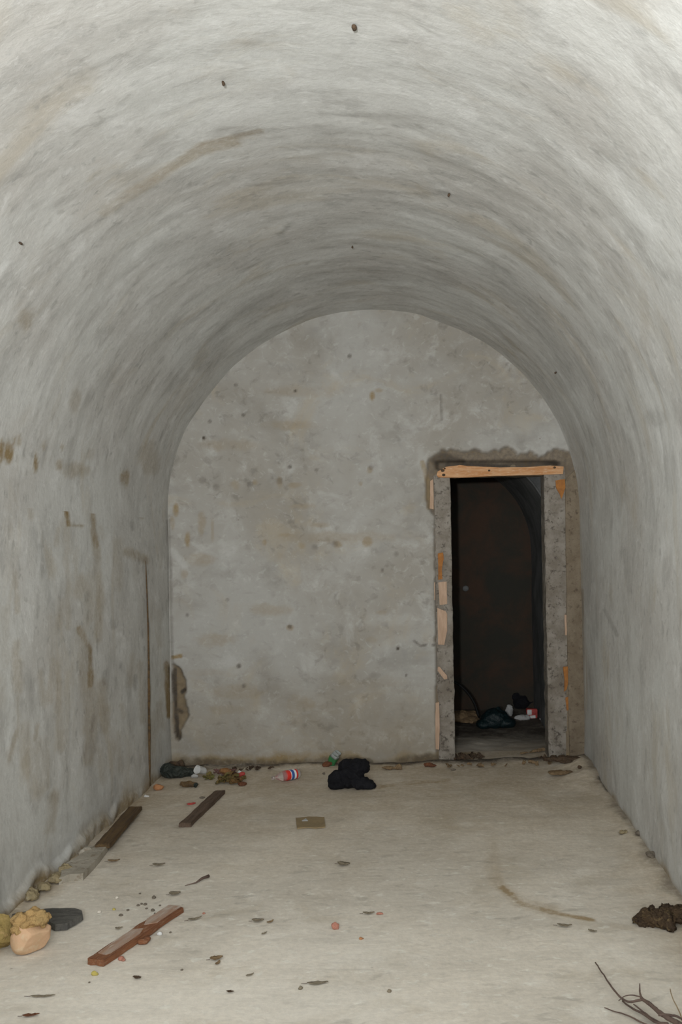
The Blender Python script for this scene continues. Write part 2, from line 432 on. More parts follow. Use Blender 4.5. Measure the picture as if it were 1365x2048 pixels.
def paint_right(pt, P):
    z = P[..., 2]
    f = 1-sst(.0, .05, z+.03*pt.n); pt.put(O_, f*.6)
    pt.blob(G_, 1310, 845, 26, 30, .25)
    pt.line(G_, [(1210, 1220), (1235, 1270)], 5, .25); pt.line(G_, [(1250, 1100), (1262, 1180)], 8, .12)
    pt.line(O_, [(1166, 1180), (1168, 1490)], 4, .4)
    return P
side('wall_left', XL, 1, paint_left)
side('wall_right', XR, -1, paint_right)

# ------------------------------------------------------------------ end wall with the doorway
DX0, DX1 = on_back(906, 1230).x, on_back(1094, 1230).x   # clear opening
DZ = on_back(1000, 952).z
JX0, JX1 = on_back(873, 1230).x, on_back(1133, 1230).x   # outer edges of the jambs
xs = np.arange(XL-.03, XR+.03, .010); zs = np.arange(-.04, ZS+R+.03, .010)
X, Z = np.meshgrid(xs, zs, indexing='ij')
Yb = D+.008*fbm(X*1.4, Z*1.4, 3, 31)+.004*fbm(X*6, Z*6, 3, 33)
P = np.stack([X, Yb, Z], -1)
pt = Paint(P, X, Z)
# the ragged chase cut into the plaster round the door
jx = 9*pt.n+6*pt.n2
rag = np.interp(pt.px, [835, 850, 870, 900, 930, 950, 975, 1000, 1020, 1035, 1060, 1080, 1098, 1110, 1130, 1145, 1160, 1250],
                [1010, 930, 905, 896, 902, 897, 903, 896, 893, 905, 903, 908, 898, 900, 903, 912, 940, 960])
chase = (pt.py > rag+jx) & (pt.px > np.interp(pt.py, [880, 915, 960, 1015, 1030, 1500, 1530], [868, 857, 854, 856, 869, 874, 878])+.35*jx) & (pt.px < 1300)
ch = chase.astype(float)
for _ in range(1):
    ch[1:-1, 1:-1] = (ch[1:-1, 1:-1]*2+ch[:-2, 1:-1]+ch[2:, 1:-1]+ch[1:-1, :-2]+ch[1:-1, 2:])/6
deep = .028*ch+.012*ch*(pt.n+.3*pt.n2)
# right strip is plastered flush with brown mortar
deep = np.where(pt.px > 1133+2*pt.n, .008*ch, deep)
# deep slot just above the wooden batten
slot = ch*sst(918, 925, pt.py)*(1-sst(936, 940, pt.py))*sst(868, 880, pt.px)*(1-sst(1108, 1120, pt.px))
deep = deep+.07*slot
P[..., 1] += deep
pt.put(B_, ch)
pt.line(G_, [(872, 920), (890, 912), (925, 925)], 12, .8); pt.line(G_, [(895, 928), (1000, 930), (1118, 926)], 8, .85)  # shade of the slot above the batten, painted as dark strokes
pt.line(O_, [(845, 925), (856, 960), (858, 1015)], 6, .55)
pt.line(L_, [(840, 900), (850, 940)], 12, .3)
# broken corner at the lower left
hole = pt.poly([(344, 1325), (362, 1340), (371, 1362), (370, 1395), (377, 1430), (370, 1448), (360, 1462), (364, 1478), (352, 1480), (346, 1450)])
hl = hole.astype(float)
hl[1:-1, 1:-1] = (hl[1:-1, 1:-1]*2+hl[:-2, 1:-1]+hl[2:, 1:-1]+hl[1:-1, :-2]+hl[1:-1, 2:])/6
P[..., 1] += hl*(.035+.02*pt.n2+.02*pt.n)
pt.put(B_, hl)
pt.put(O_, hl*.35)
for a in ([(348, 1340), (349, 1400)], [(352, 1465), (358, 1478)], [(362, 1385), (368, 1380)], [(352, 1420), (362, 1425)], [(346, 1345), (350, 1420), (354, 1475)]): pt.line(G_, a, 5, .95, .3)
pt.line(O_, [(345, 1315), (362, 1312)], 5, .8)
pt.line(G_, [(339, 1040), (345, 1330)], 3.5, .35)
# damp marks
for x, y, rx, ry, k in ((352, 1020, 7, 14, .8), (375, 1078, 7, 22, .75), (345, 1048, 6, 16, .55), (403, 1050, 9, 26, .45), (425, 1060, 4, 24, .35),
        (745, 792, 7, 12, .9), (758, 781, 10, 5, .45), (398, 1118, 34, 14, .4), (368, 1150, 8, 12, .35), (455, 890, 60, 16, .3), (580, 850, 60, 12, .32),
        (600, 783, 95, 12, .22), (660, 1075, 120, 14, .28), (735, 1083, 12, 12, .6), (675, 1088, 10, 9, .55), (605, 1090, 8, 8, .5), (570, 1070, 16, 6, .45),
        (530, 1085, 6, 8, .55), (540, 1220, 45, 14, .35), (580, 1255, 8, 6, .6), (430, 1280, 45, 16, .35), (480, 1385, 70, 18, .32), (600, 1410, 40, 24, .38),
        (560, 1510, 60, 14, .4), (680, 1505, 60, 12, .3), (445, 1420, 60, 14, .3), (765, 1225, 12, 5, .3), (745, 1280, 14, 8, .25), (410, 1345, 40, 8, .2),
        (470, 970, 14, 18, .35), (510, 965, 8, 8, .5), (590, 970, 14, 6, .4), (560, 965, 6, 12, .45), (740, 940, 6, 7, .6), (722, 968, 4, 5, .5),
        (775, 1365, 60, 14, .2), (700, 1370, 40, 14, .2), (640, 1050, 20, 6, .35), (860, 1440, 30, 60, .18), (760, 1450, 60, 30, .14), (600, 1012, 30, 7, .3)):
    pt.blob(O_, x, y, rx, ry, k*.85)
for x, y, r_, k in ((408, 876, 4, .9), (472, 770, 4, .7), (420, 843, 4, .5), (487, 830, 4, .5), (591, 782, 3.5, .9), (700, 712, 5, .6), (580, 934, 5, .6), (500, 968, 9, .35), (633, 940, 4, .4),
        (742, 935, 5, .5), (455, 1200, 4, .5), (375, 1230, 4, .5), (478, 1332, 6, .6), (488, 1372, 5, .5), (796, 1297, 4, .8), (813, 1350, 3, .7), (630, 1095, 8, .3), (670, 1088, 8, .3), (580, 1253, 5, .5),
        (793, 1108, 5, .4), (765, 1140, 3, .6), (850, 1290, 3, .8), (868, 1290, 4, .6), (765, 1143, 4, .4), (405, 960, 8, .3), (433, 975, 8, .3), (560, 962, 8, .3)):
    pt.blob(G_, x, y, r_, r_, k, .25)
pt.line(G_, [(828, 1281), (842, 1292), (852, 1290)], 3.5, .6, .2); pt.line(G_, [(882, 790), (884, 840)], 3, .35, .3)
pt.line(L_, [(345, 1100), (370, 1130), (400, 1105)], 10, .5); pt.blob(L_, 640, 1340, 50, 20, .3); pt.blob(L_, 790, 1240, 60, 18, .25)
# foot of the end wall
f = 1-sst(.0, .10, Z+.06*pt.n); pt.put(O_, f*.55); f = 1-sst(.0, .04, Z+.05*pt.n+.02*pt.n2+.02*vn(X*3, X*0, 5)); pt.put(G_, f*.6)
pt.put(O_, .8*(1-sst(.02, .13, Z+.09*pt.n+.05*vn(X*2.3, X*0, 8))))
pt.put(O_, .22*(1-sst(.1, .8, Z+.25*pt.n)))
rad = np.hypot(X-XC, np.maximum(Z-ZS, 0))
keep = ~((X > DX0+.0) & (X < DX1) & (Z < DZ+.01))
keep &= rad < R+.045
k4 = keep[:-1, :-1] & keep[1:, :-1] & keep[1:, 1:] & keep[:-1, 1:]
structure(grid('wall_back', P, np.stack([X, Z], -1), M['end'], mask=k4, stain_shade=pt.a))

# ------------------------------------------------------------------ floors
xs = np.arange(XL-.03, XR+.04, .016); yf = np.concatenate([np.arange(YF, 2.8, .05), np.arange(2.8, D+.33, .014)])
X, Y = np.meshgrid(xs, yf, indexing='ij')
Zf = .007*fbm(X*1.3, Y*1.3, 3, 41)+.0025*fbm(X*7, Y*7, 3, 43)-.004
rise = np.exp(-((X-XR)**2)/(.10**2))*sst(3.6, 4.6, Y)*(.020+.012*fbm(X*4, Y*4, 3, 2))
heap = np.exp(-((X-.98)**2)/(.16**2)-((Y-6.35)**2)/(.35**2))*(.055+.035*fbm(X*7, Y*7, 3, 6))
base_dirt = np.exp(-((Y-D)**2)/(.10**2))*(.012+.020*fbm(X*6, Y*6, 3, 26))*(Y < D+.02)
Zf = Zf+rise+heap+base_dirt
P = np.stack([X, Y, Zf], -1)
pt = Paint(P, X, Y)
PF = Zf.copy()
pt.line(O_, [(985, 1690), (990, 1740), (1000, 1770), (1040, 1805), (1110, 1825)], 15, .36, .5)
pt.line(O_, [(1005, 1775), (1045, 1808), (1110, 1826)], 7, .9, .3); pt.line(O_, [(1110, 1826), (1185, 1840)], 5, .9, .3); pt.line(O_, [(1225, 1850), (1270, 1858)], 6, .25)
pt.blob(O_, 1022, 1664, 12, 6, .5); pt.line(O_, [(985, 1680), (990, 1755)], 24, .30, .6)
pt.line(O_, [(760, 1572), (810, 1566), (900, 1560)], 6, .7); pt.line(O_, [(880, 1560), (1000, 1545)], 12, .3)
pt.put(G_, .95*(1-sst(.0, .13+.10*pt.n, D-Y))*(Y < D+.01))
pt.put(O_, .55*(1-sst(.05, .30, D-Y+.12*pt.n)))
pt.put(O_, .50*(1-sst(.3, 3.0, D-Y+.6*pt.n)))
pt.put(O_, .6*(1-sst(.02, .22, X-XL+.1*pt.n))); pt.put(O_, .45*(1-sst(.02, .30, XR-X+.14*pt.n)))
pt.put(G_, .40*(1-sst(.0, .07, XR-X+.08*pt.n))*sst(3.6, 4.2, Y))
pt.line(G_, [(1200, 1556), (1216, 1580)], 6, .95, .2)
for x, y, rx, ry, k in ((1243, 1666, 6, 5, .8), (1278, 1668, 9, 6, .8), (1250, 1635, 7, 6, .5), (1305, 1708, 10, 8, .5), (1340, 1765, 16, 22, .3)):
    pt.blob(G_, x, y, rx, ry, k, .3)
for x, y, rx, ry, k in ((940, 1510, 40, 12, .8), (1080, 1500, 45, 7, .6), (1130, 1515, 40, 12, .5), (1180, 1540, 26, 20, .4), (860, 1535, 40, 8, .5), (990, 1525, 60, 8, .4)):
    pt.blob(O_, x, y, rx, ry, k)
pt.blob(L_, 640, 1900, 220, 60, .25); pt.blob(L_, 500, 2000, 400, 60, .35); pt.blob(L_, 1170, 1745, 24, 8, .5); pt.blob(L_, 1130, 1565, 24, 5, .4)
pt.blob(L_, 935, 1648, 16, 6, .6)
outside = (Y > D+.0) & ((X < DX0-.06) | (X > DX1+.06))
keep = ~outside
k4 = keep[:-1, :-1] | keep[1:, 1:]
structure(grid('floor', P, np.stack([X, Y], -1), M['floor'], mask=k4, stain_shade=pt.a, flip=True))
def floor_z(x, y):
    i = int(np.clip(np.searchsorted(xs, x), 0, len(xs)-1)); j = int(np.clip(np.searchsorted(yf, y), 0, len(yf)-1))
    return float(PF[i, j])
def fl(px, py):
    p = on_floor(px, py)
    for _ in range(3):
        z = floor_z(p.x, p.y) if p.y < D+.3 else pass_z(p.x, p.y)
        p = on_floor(px, py, z)
    return p

# passage floor, sides, vault and end
xp = np.arange(PX0-.02, PX1+.03, .02); yp = np.arange(D+.30, PY1+.03, .02)
X2, Y2 = np.meshgrid(xp, yp, indexing='ij')
Z2 = .010*fbm(X2*3, Y2*3, 3, 51)+.006*fbm(X2*11, Y2*11, 3, 52)-.004
P2 = np.stack([X2, Y2, Z2], -1)
def pass_z(x, y):
    i = int(np.clip(np.searchsorted(xp, x), 0, len(xp)-1)); j = int(np.clip(np.searchsorted(yp, y), 0, len(yp)-1))
    return float(Z2[i, j])
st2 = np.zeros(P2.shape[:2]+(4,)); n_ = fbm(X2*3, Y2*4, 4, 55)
st2[..., 2] = .6+.4*n_; st2[..., 0] = .5*(1-sst(D+.3, D+.6, Y2))*(.6+n_); st2[..., 1] = np.clip(.02+.90*sst(D+.35, D+1.1, Y2)+.35*n_, 0, .97)  # dark channel paints the fading light into the floor, deeper in is darker
structure(grid('floor_passage', P2, np.stack([X2, Y2], -1), M['floor'], stain_shade=st2, flip=True))
yq = np.linspace(D+TW-.02, PY1+.05, 60)
def pside(name, x, mat):
    Z, Y = np.meshgrid(np.linspace(-.02, PZS, 50), yq, indexing='ij')
    P = np.stack([x+.012*fbm(Y*2, Z*2, 3, 61), Y, Z], -1)
    return structure(grid(name, P, np.stack([Y, Z], -1), mat))
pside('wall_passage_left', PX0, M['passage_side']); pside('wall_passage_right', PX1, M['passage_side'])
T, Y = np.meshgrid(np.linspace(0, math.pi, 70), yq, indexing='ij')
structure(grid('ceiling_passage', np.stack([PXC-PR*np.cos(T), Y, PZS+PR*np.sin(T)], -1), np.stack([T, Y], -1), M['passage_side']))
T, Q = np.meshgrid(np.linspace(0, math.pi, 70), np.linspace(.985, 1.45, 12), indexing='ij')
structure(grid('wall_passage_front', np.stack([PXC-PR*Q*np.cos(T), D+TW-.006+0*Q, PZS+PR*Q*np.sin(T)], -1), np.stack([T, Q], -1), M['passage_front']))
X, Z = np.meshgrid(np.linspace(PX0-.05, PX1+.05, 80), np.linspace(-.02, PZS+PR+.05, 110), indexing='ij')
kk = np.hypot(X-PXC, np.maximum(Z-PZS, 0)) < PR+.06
structure(grid('wall_passage_end', np.stack([X, PY1+.015*fbm(X*2, Z*2, 3, 62), Z], -1), np.stack([X, Z], -1), M['passage_end'], mask=kk[:-1, :-1] & kk[1:, 1:]))

# ------------------------------------------------------------------ solid helpers
def rough_box(name, lo, hi, mat, seg=.03, amp=.004, parent=None, bev=.006, seed=0, taper=None, smooth=False):
    bm = bmesh.new(); bmesh.ops.create_cube(bm, size=1)
    s = [hi[i]-lo[i] for i in range(3)]; c = [(hi[i]+lo[i])/2 for i in range(3)]
    for v in bm.verts: v.co = Vector([v.co[i]*s[i] for i in range(3)])
    if bev: bmesh.ops.bevel(bm, geom=bm.edges[:], offset=bev, segments=2, affect='EDGES')
    L = max(s)
    for ax in range(3):
        n = int(s[ax]/seg)
        for k in range(1, n):
            q = -s[ax]/2+s[ax]*k/n; no = Vector((0, 0, 0)); no[ax] = 1; co = Vector((0, 0, 0)); co[ax] = q
            bmesh.ops.bisect_plane(bm, geom=bm.verts[:]+bm.edges[:]+bm.faces[:], plane_co=co, plane_no=no)
    for v in bm.verts:
        q = (v.co+Vector(c))*14+Vector((seed, 0, 0))
        v.co += mnoise.noise_vector(q)*amp+mnoise.noise_vector(q*3)*amp*.5
        if taper: v.co = taper(v.co)
    me_o = bm_link(name, bm, mat, parent, smooth)
    if parent: me_o.location = Vector(c)-parent.location
    else: me_o.location = c
    return me_o

def prism(name, pts, depth, mat, parent=None, axis='y', loc=(0, 0, 0), rough=.0, sub=0, seed=0):
    """outline pts (a, b) pushed back by depth; axis y: pts are x,z ; axis z: pts are x,y"""
    bm = bmesh.new()
    f = [bm.verts.new((a, 0, b) if axis == 'y' else (a, b, 0)) for a, b in pts]
    g = [bm.verts.new((a, depth, b) if axis == 'y' else (a, b, depth)) for a, b in pts]
    n = len(pts)
    bm.faces.new(f); bm.faces.new(g[::-1])
    for i in range(n): bm.faces.new((f[i], g[i], g[(i+1) % n], f[(i+1) % n]))
    if sub:
        bmesh.ops.subdivide_edges(bm, edges=bm.edges[:], cuts=sub, use_grid_fill=True)
        bmesh.ops.triangulate(bm, faces=[x for x in bm.faces if len(x.verts) > 4])
    if rough:
        for v in bm.verts: v.co += mnoise.noise_vector(v.co*30+Vector((seed, seed, 0)))*rough
    o = bm_link(name, bm, mat, parent, False); o.location = loc
    return o

def tube(name, pts, rad, mat, parent=None, sides=8, jit=0.0, bm=None):
    own = bm is None
    if own: bm = bmesh.new()
    pts = [Vector(p) for p in pts]; n = len(pts); rings = []
    for i, p in enumerate(pts):
        t = (pts[min(i+1, n-1)]-pts[max(i-1, 0)]).normalized()
        a = t.cross(Vector((0, 0, 1)));
        if a.length < .1: a = t.cross(Vector((1, 0, 0)))
        a.normalize(); b = t.cross(a)
        r = rad[i] if isinstance(rad, (list, tuple)) else rad
        ring = []
        for k in range(sides):
            an = 2*math.pi*k/sides; rr_ = r*(1+random.uniform(-jit, jit))
            ring.append(bm.verts.new(p+(a*math.cos(an)+b*math.sin(an))*rr_))
        rings.append(ring)
    for i in range(n-1):
        for k in range(sides):
            bm.faces.new((rings[i][k], rings[i][(k+1) % sides], rings[i+1][(k+1) % sides], rings[i+1][k]))
    bm.faces.new(rings[0]); bm.faces.new(rings[-1][::-1])
    if own: return bm_link(name, bm, mat, parent)
def smooth_path(pts, n=6):
    pts = [Vector(p) for p in pts]; out = []
    for i in range(len(pts)-1):
        p0 = pts[max(i-1, 0)]; p1 = pts[i]; p2 = pts[i+1]; p3 = pts[min(i+2, len(pts)-1)]
        for k in range(n):
            t = k/n
            out.append(.5*((2*p1)+(p2-p0)*t+(2*p0-5*p1+4*p2-p3)*t*t+(3*p1-p0-3*p2+p3)*t**3))
    out.append(pts[-1]); return out

def lump(name, blobs, voxel, mat, amp=.01, freq=10, seed=0, flat=True, parent=None, ridged=False, keepz=0.0, fine=.3, facets=0):
    """blobs: (x, y, z, rx, ry, rz[, rotz]) fused into one skin and roughened; resting on z = 0"""
    bm = bmesh.new()
    for b in blobs:
        x, y, z, rx, ry, rz = b[:6]; rt = b[6] if len(b) > 6 else 0
        mt = Matrix.Translation((x, y, z)) @ Matrix.Rotation(rt, 4, 'Z') @ Matrix.Diagonal((rx, ry, rz, 1))
        bmesh.ops.create_icosphere(bm, subdivisions=3, radius=1, matrix=mt)
    o = bm_link(name, bm, mat, parent)
    md = o.modifiers.new('r', 'REMESH'); md.mode = 'VOXEL'; md.voxel_size = voxel
    bake(o); me = o.data
    n = len(me.vertices); co = np.zeros(n*3, np.float32); me.vertices.foreach_get('co', co); co = co.reshape(-1, 3)
    no = np.zeros(n*3, np.float32); me.vertices.foreach_get('normal', no); no = no.reshape(-1, 3)
    sv = Vector((seed*3.1, seed*1.7, seed))
    for i in range(n):
        p = Vector(co[i])*freq+sv
        if ridged:
            d = (1-abs(mnoise.noise(p))*2.2)*.7+(1-abs(mnoise.noise(p*2.1))*2.2)*.3-.3
        else:
            d = mnoise.noise(p)+fine*mnoise.noise(p*2.7)+fine*.5*mnoise.noise(p*6.1)
        co[i] += no[i]*d*amp
    if facets:
        rs = np.random.RandomState(seed+11); cen = (co.max(0)+co.min(0))/2; hf = (co.max(0)-co.min(0))/2
        for _ in range(facets):
            d = rs.normal(size=3); d /= np.linalg.norm(d); off = rs.uniform(.62, .85)
            q = (co-cen)/hf; ex_ = np.maximum(q@d-off, 0); co -= (ex_[:, None]*d*hf*.92).astype(np.float32)
        co += np.array([mnoise.noise_vector(Vector(v)*freq*4) for v in co], np.float32)*amp*.35
    if flat: co[:, 2] = np.maximum(co[:, 2], keepz)
    me.vertices.foreach_set('co', co.reshape(-1)); me.update()
    if not me.materials: me.materials.append(mat)
    me.polygons.foreach_set('use_smooth', np.ones(len(me.polygons), dtype=bool))
    return o

# ------------------------------------------------------------------ the doorway surround
door = empty('door_1', (DX0, D, 0)); structure(door)
YJ = D+.012
rough_box('jamb', (JX0, YJ, -.03), (DX0, D+TW, DZ+.02), M['concrete'], parent=door, amp=.006, seg=.035)
rough_box('jamb', (DX1, YJ, -.03), (JX1+.02, D+TW, DZ+.06), M['concrete'], parent=door, amp=.007, seg=.035, seed=5)
rough_box('lintel', (JX0-.0, D+.11, DZ+.004), (JX1+.05, D+TW, DZ+.34), M['mortar'], parent=door, amp=.006, seg=.05, seed=2)
def bpoly(name, px, mat, y0, depth, rough=.002, seed=0, label=None):
    p = [on_back(a, b, y0) for a, b in px]
    c = sum(p, Vector())/len(p)
    o = prism(name, [(q.x-c.x, q.z-c.z) for q in p], depth, mat, door, loc=Vector((c.x, y0, c.z))-door.location, rough=rough, sub=3, seed=seed)
    if label: o['label'] = label
    return o
bpoly('wood_batten', [(874, 950), (876, 943), (892, 934), (920, 930), (935, 932), (1000, 935), (1060, 934), (1100, 931), (1128, 933), (1127, 948), (1060, 950), (990, 952), (920, 955), (878, 955)],
      M['orange_wood'], D-.012, .055, label='split orange wooden batten over the opening')
for px, py, r_ in ((979, 941, .007), (1110, 935, .008), (886, 941, .011), (888, 950, .010), (890, 937, .006)):
    p = on_back(px, py, D-.012)-door.location
    bm = bmesh.new(); bmesh.ops.create_icosphere(bm, subdivisions=2, radius=1, matrix=Matrix.Translation(p) @ Matrix.Diagonal((r_*1.3, .003, r_, 1)))
    bm_link('knot', bm, M['dark_leaf'], door)
bpoly('wood_strip', [(861, 962), (867, 958), (868, 990), (868, 1019), (860, 1017), (861, 990)], M['pale_wood'], D-.004, .03)
bpoly('wood_strip', [(876, 1107), (887, 1105), (888, 1118), (884, 1140), (886, 1158), (877, 1160), (877, 1130)], M['rust'], D+.004, .012)
bpoly('wood_block', [(877, 1165), (894, 1163), (895, 1208), (880, 1210)], M['pale_wood'], D+.001, .02)
bpoly('wood_strip', [(868, 1165), (871, 1165), (871, 1200), (869, 1200)], M['pale_wood'], D+.001, .02)
bpoly('wood_block', [(875, 1216), (892, 1222), (895, 1228), (895, 1262), (889, 1290), (877, 1289)], M['pale_wood'], D-.002, .022)
bpoly('wood_peg', [(876, 1334), (880, 1334), (895, 1352), (895, 1358), (889, 1359), (876, 1342)], M['pale_wood'], D-.012, .018)
bpoly('wood_strip', [(872, 1406), (879, 1404), (880, 1450), (879, 1499), (872, 1498), (871, 1450)], M['pale_wood'], D-.008, .025)
bpoly('rust_patch', [(1112, 961), (1130, 958), (1132, 975), (1124, 998), (1120, 988), (1113, 976)], M['rust'], D-.002, .018, label='flat rust orange patch on the right jamb')
bpoly('wood_strip', [(1127, 1334), (1137, 1333), (1137, 1365), (1134, 1380), (1129, 1383), (1130, 1360)], M['rust'], D-.002, .02)
bpoly('wood_strip', [(1132, 1396), (1138, 1394), (1138, 1420), (1134, 1421)], M['rust'], D-.001, .02)
bpoly('wood_strip', [(1130, 1230), (1134, 1230), (1135, 1270), (1131, 1270)], M['pale_wood'], D-.001, .02)
bpoly('mortar_fillet', [(1131, 960), (1150, 940), (1160, 965), (1168, 1200), (1172, 1512), (1140, 1512), (1136, 1300), (1133, 1100)], M['mortar'], D-.004, .03, rough=.004, seed=3)

# ------------------------------------------------------------------ thin rod on the left wall
a = on_left(290, 1122); b = on_left(297, 1558)
pts = [Vector((XL+.004+.010*math.sin(t*3.1), a.y+(b.y-a.y)*t+.006*math.sin(t*7), a.z+(.005-a.z)*t)) for t in np.linspace(0, 1, 24)]
tag(tube('rusty_rod', pts, [.003+.006*min(1, t*1.6) for t in np.linspace(0, 1, 24)], M['brown_wood'], jit=.2),
    'thin rusty rod running upright down the left wall near the far corner', 'rod')

# marks stuck on the vault
for i, (px, py, r_) in enumerate(((710, 48, .011), (445, 160, .007), (36, 482, .006), (705, 490, .006), (1115, 743, .007), (900, 385, .007))):
    p = on_vault(px, py); nrm = Vector((p.x-XC, 0, p.z-ZS)).normalized()
    bm = bmesh.new()
    bmesh.ops.create_icosphere(bm, subdivisions=2, radius=1, matrix=Matrix.Translation(p-nrm*.012) @ nrm.to_track_quat('Z', 'Y').to_matrix().to_4x4() @ Matrix.Diagonal((r_*1.5, r_*.8, .008, 1)))
    for v in bm.verts: v.co += mnoise.noise_vector(v.co*90)*.002
    bm_link('rust_spot', bm, M['dark_leaf'], ceiling)

# ------------------------------------------------------------------ ledge along the left wall
pl = [fl(60, 1796), fl(150, 1748), fl(163, 1752), fl(216, 1694), fl(196, 1690), fl(120, 1740)]
c = sum(pl, Vector())/6
def slab(name, pix, h, mat, rough=.003, seed=0, z0=-.01):
    p = [on_floor(x, y, h) for x, y in pix]; c = sum(p, Vector())/len(p)
    o = prism(name, [(q.x-c.x, q.y-c.y) for q in p], h-z0, mat, axis='z', loc=(c.x, c.y, z0), rough=rough, sub=4, seed=seed)
    return o
led = structure(slab('trim_1', [(196, 1686), (216, 1690), (190, 1722), (166, 1747), (140, 1748), (118, 1756), (128, 1728)], .03, M['ledge'], .003))

# ------------------------------------------------------------------ planks
def plank(name, a, b, w, t, mat, label, z=0.0, z2=None, seed=0, pts=None):
    """a, b: ends of the centre line on the floor"""
    a = Vector(a); b = Vector(b); d = b-a; L = d.length
    root = empty(name, (a+b)/2)
    root.rotation_euler = (0, 0, math.atan2(d.y, d.x)); tag(root, label, 'plank')
    bm = bmesh.new(); bmesh.ops.create_cube(bm, size=1)
    for v in bm.verts: v.co = Vector((v.co.x*L, v.co.y*w, v.co.z*t))
    bmesh.ops.bevel(bm, geom=bm.edges[:], offset=.0025, segments=2, affect='EDGES')
    for k in range(1, 18):
        bmesh.ops.bisect_plane(bm, geom=bm.verts[:]+bm.edges[:]+bm.faces[:], plane_co=(-L/2+L*k/18, 0, 0), plane_no=(1, 0, 0))
    for k in range(1, 4):
        bmesh.ops.bisect_plane(bm, geom=bm.verts[:]+bm.edges[:]+bm.faces[:], plane_co=(0, -w/2+w*k/4, 0), plane_no=(0, 1, 0))
    for v in bm.verts:
        q = v.co*16+Vector((seed, 0, 0)); v.co += mnoise.noise_vector(q)*.0035
        if abs(v.co.x) > L/2-.02: v.co.x += mnoise.noise(v.co*60)*.012
        v.co.z += t/2
    o = bm_link('board', bm, mat, root, False)
    return root, L
A = fl(192, 1931); B = fl(352, 1824)
rt, L = plank('plank', A, B, .075, .026, M['red_wood'], 'reddish brown plank in the left foreground, top worn pale grey', seed=3)
bm = bmesh.new()
vs = [bm.verts.new(v) for v in ((-L*.43, -.018, 0), (-L*.40, -.026, 0), (-L*.05, -.026, 0), (.02, -.010, 0), (.0, .026, 0), (-L*.2, .030, 0), (-L*.42, .022, 0))]
f = bm.faces.new(vs); ex = bmesh.ops.extrude_face_region(bm, geom=[f]); [setattr(v, 'co', v.co+Vector((0, 0, .003))) for v in ex['geom'] if isinstance(v, bmesh.types.BMVert)]
o = bm_link('worn_patch', bm, M['wood_worn'], rt, False); o.location = (0, 0, .026); o['label'] = 'grey scuffed strip on the near end'
bm = bmesh.new()
vs = [bm.verts.new(v) for v in ((L*.16, -.030, 0), (L*.49, -.030, 0), (L*.49, .030, 0), (L*.20, .034, 0), (L*.10, .01, 0))]
f = bm.faces.new(vs); ex = bmesh.ops.extrude_face_region(bm, geom=[f]); [setattr(v, 'co', v.co+Vector((0, 0, .003))) for v in ex['geom'] if isinstance(v, bmesh.types.BMVert)]
o = bm_link('worn_patch', bm, M['wood_worn'], rt, False); o.location = (0, 0, .026); o['label'] = 'pale scuffed far end'
A = fl(370, 1655); B = fl(440, 1588)
plank('plank', A, B, .066, .024, M['dark_wood'], 'dark brown plank lying free on the floor before the far left corner', seed=9)
A = on_floor(205, 1690, .04); B = on_floor(271, 1614, .04)
rt3, L3 = plank('plank', (A.x-.0, A.y, .0), (B.x, B.y, .0), .075, .024, M['brown_wood'], 'damp brown plank lying against the foot of the left wall', seed=15)
rt3.location.z = .020

# splinter under the near plank
p = fl(286, 1888)
tag(lump('wood_chip', [(0, 0, .009, .022, .018, .012), (.01, .02, .009, .014, .02, .01)], .004, M['red_wood'], .003, 40, 3), 'rounded reddish wood chip touching the right side of the foreground plank', 'wood chip').location = p
p = fl(243, 1920)
tag(lump('brick_chip', [(0, 0, .006, .012, .012, .008), (.012, -.01, .005, .009, .008, .006)], .003, M['brick_red'], .003, 50, 4), 'small reddish chip just under the near half of the foreground plank', 'chip').location = p

# ------------------------------------------------------------------ stones at the left
p = fl(60, 1916)
s = ppm(p.y)
root = empty('stone', (p.x-.016, p.y+.055, 0)); tag(root, 'big rounded pinkish stone with an ochre crust on top, at the left edge', 'stone')
lump('stone_body', [(0, 0, .062, .070, .062, .070), (-.018, -.01, .05, .055, .055, .06), (.025, .01, .075, .042, .05, .055)], .006, M['stone_pink'], .008, 10, 2, parent=root, facets=5)
o = lump('crust', [(0, .008, .118, .064, .055, .030), (-.045, .0, .118, .032, .04, .028), (.015, .0, .142, .036, .04, .018), (.045, .0, .115, .026, .042, .026), (-.03, -.045, .085, .016, .012, .012), (-.048, -.03, .10, .02, .02, .02)], .004, M['stone_ochre'], .016, 34, 5, flat=False, parent=root)
o['label'] = 'lumpy ochre crust over the top'
p = fl(4, 1912)
tag(lump('stone', [(0, 0, .06, .048, .06, .072), (-.03, .0, .05, .05, .055, .055), (.0, .01, .10, .035, .045, .035), (-.05, .02, .07, .05, .05, .06)], .006, M['stone_olive'], .012, 16, 8, facets=7),
    'olive yellow stone cut by the left edge of the photo, left of the pinkish one', 'stone').location = (p.x-.028, p.y+.05, 0)
# dark slab behind the stones
def leaning(name, pix, y_mid, mat, label, cat, thick=.02, tilt=.0):
    """flat piece whose outline is given on the floor"""
    p = [on_floor(a_, b_, thick) for a_, b_ in pix]; c = sum(p, Vector())/len(p)
    o = prism(name, [(q.x-c.x, q.y-c.y) for q in p], thick, mat, axis='z', loc=(c.x, c.y, .0), rough=.003, sub=3, seed=4)
    return tag(o, label, cat)
leaning('slate_shard', [(22, 1838), (24, 1828), (60, 1821), (90, 1817), (150, 1816), (164, 1821), (166, 1828), (150, 1837), (135, 1846), (110, 1848), (98, 1842), (60, 1845)], 0, M['slate'],
        'flat dark grey pointed shard lying behind the ochre crusted stone', 'shard', .026)
tube_p = [on_floor(24, 1829, .05), on_floor(60, 1824, .05), on_floor(110, 1819, .052), on_floor(152, 1819, .05)]

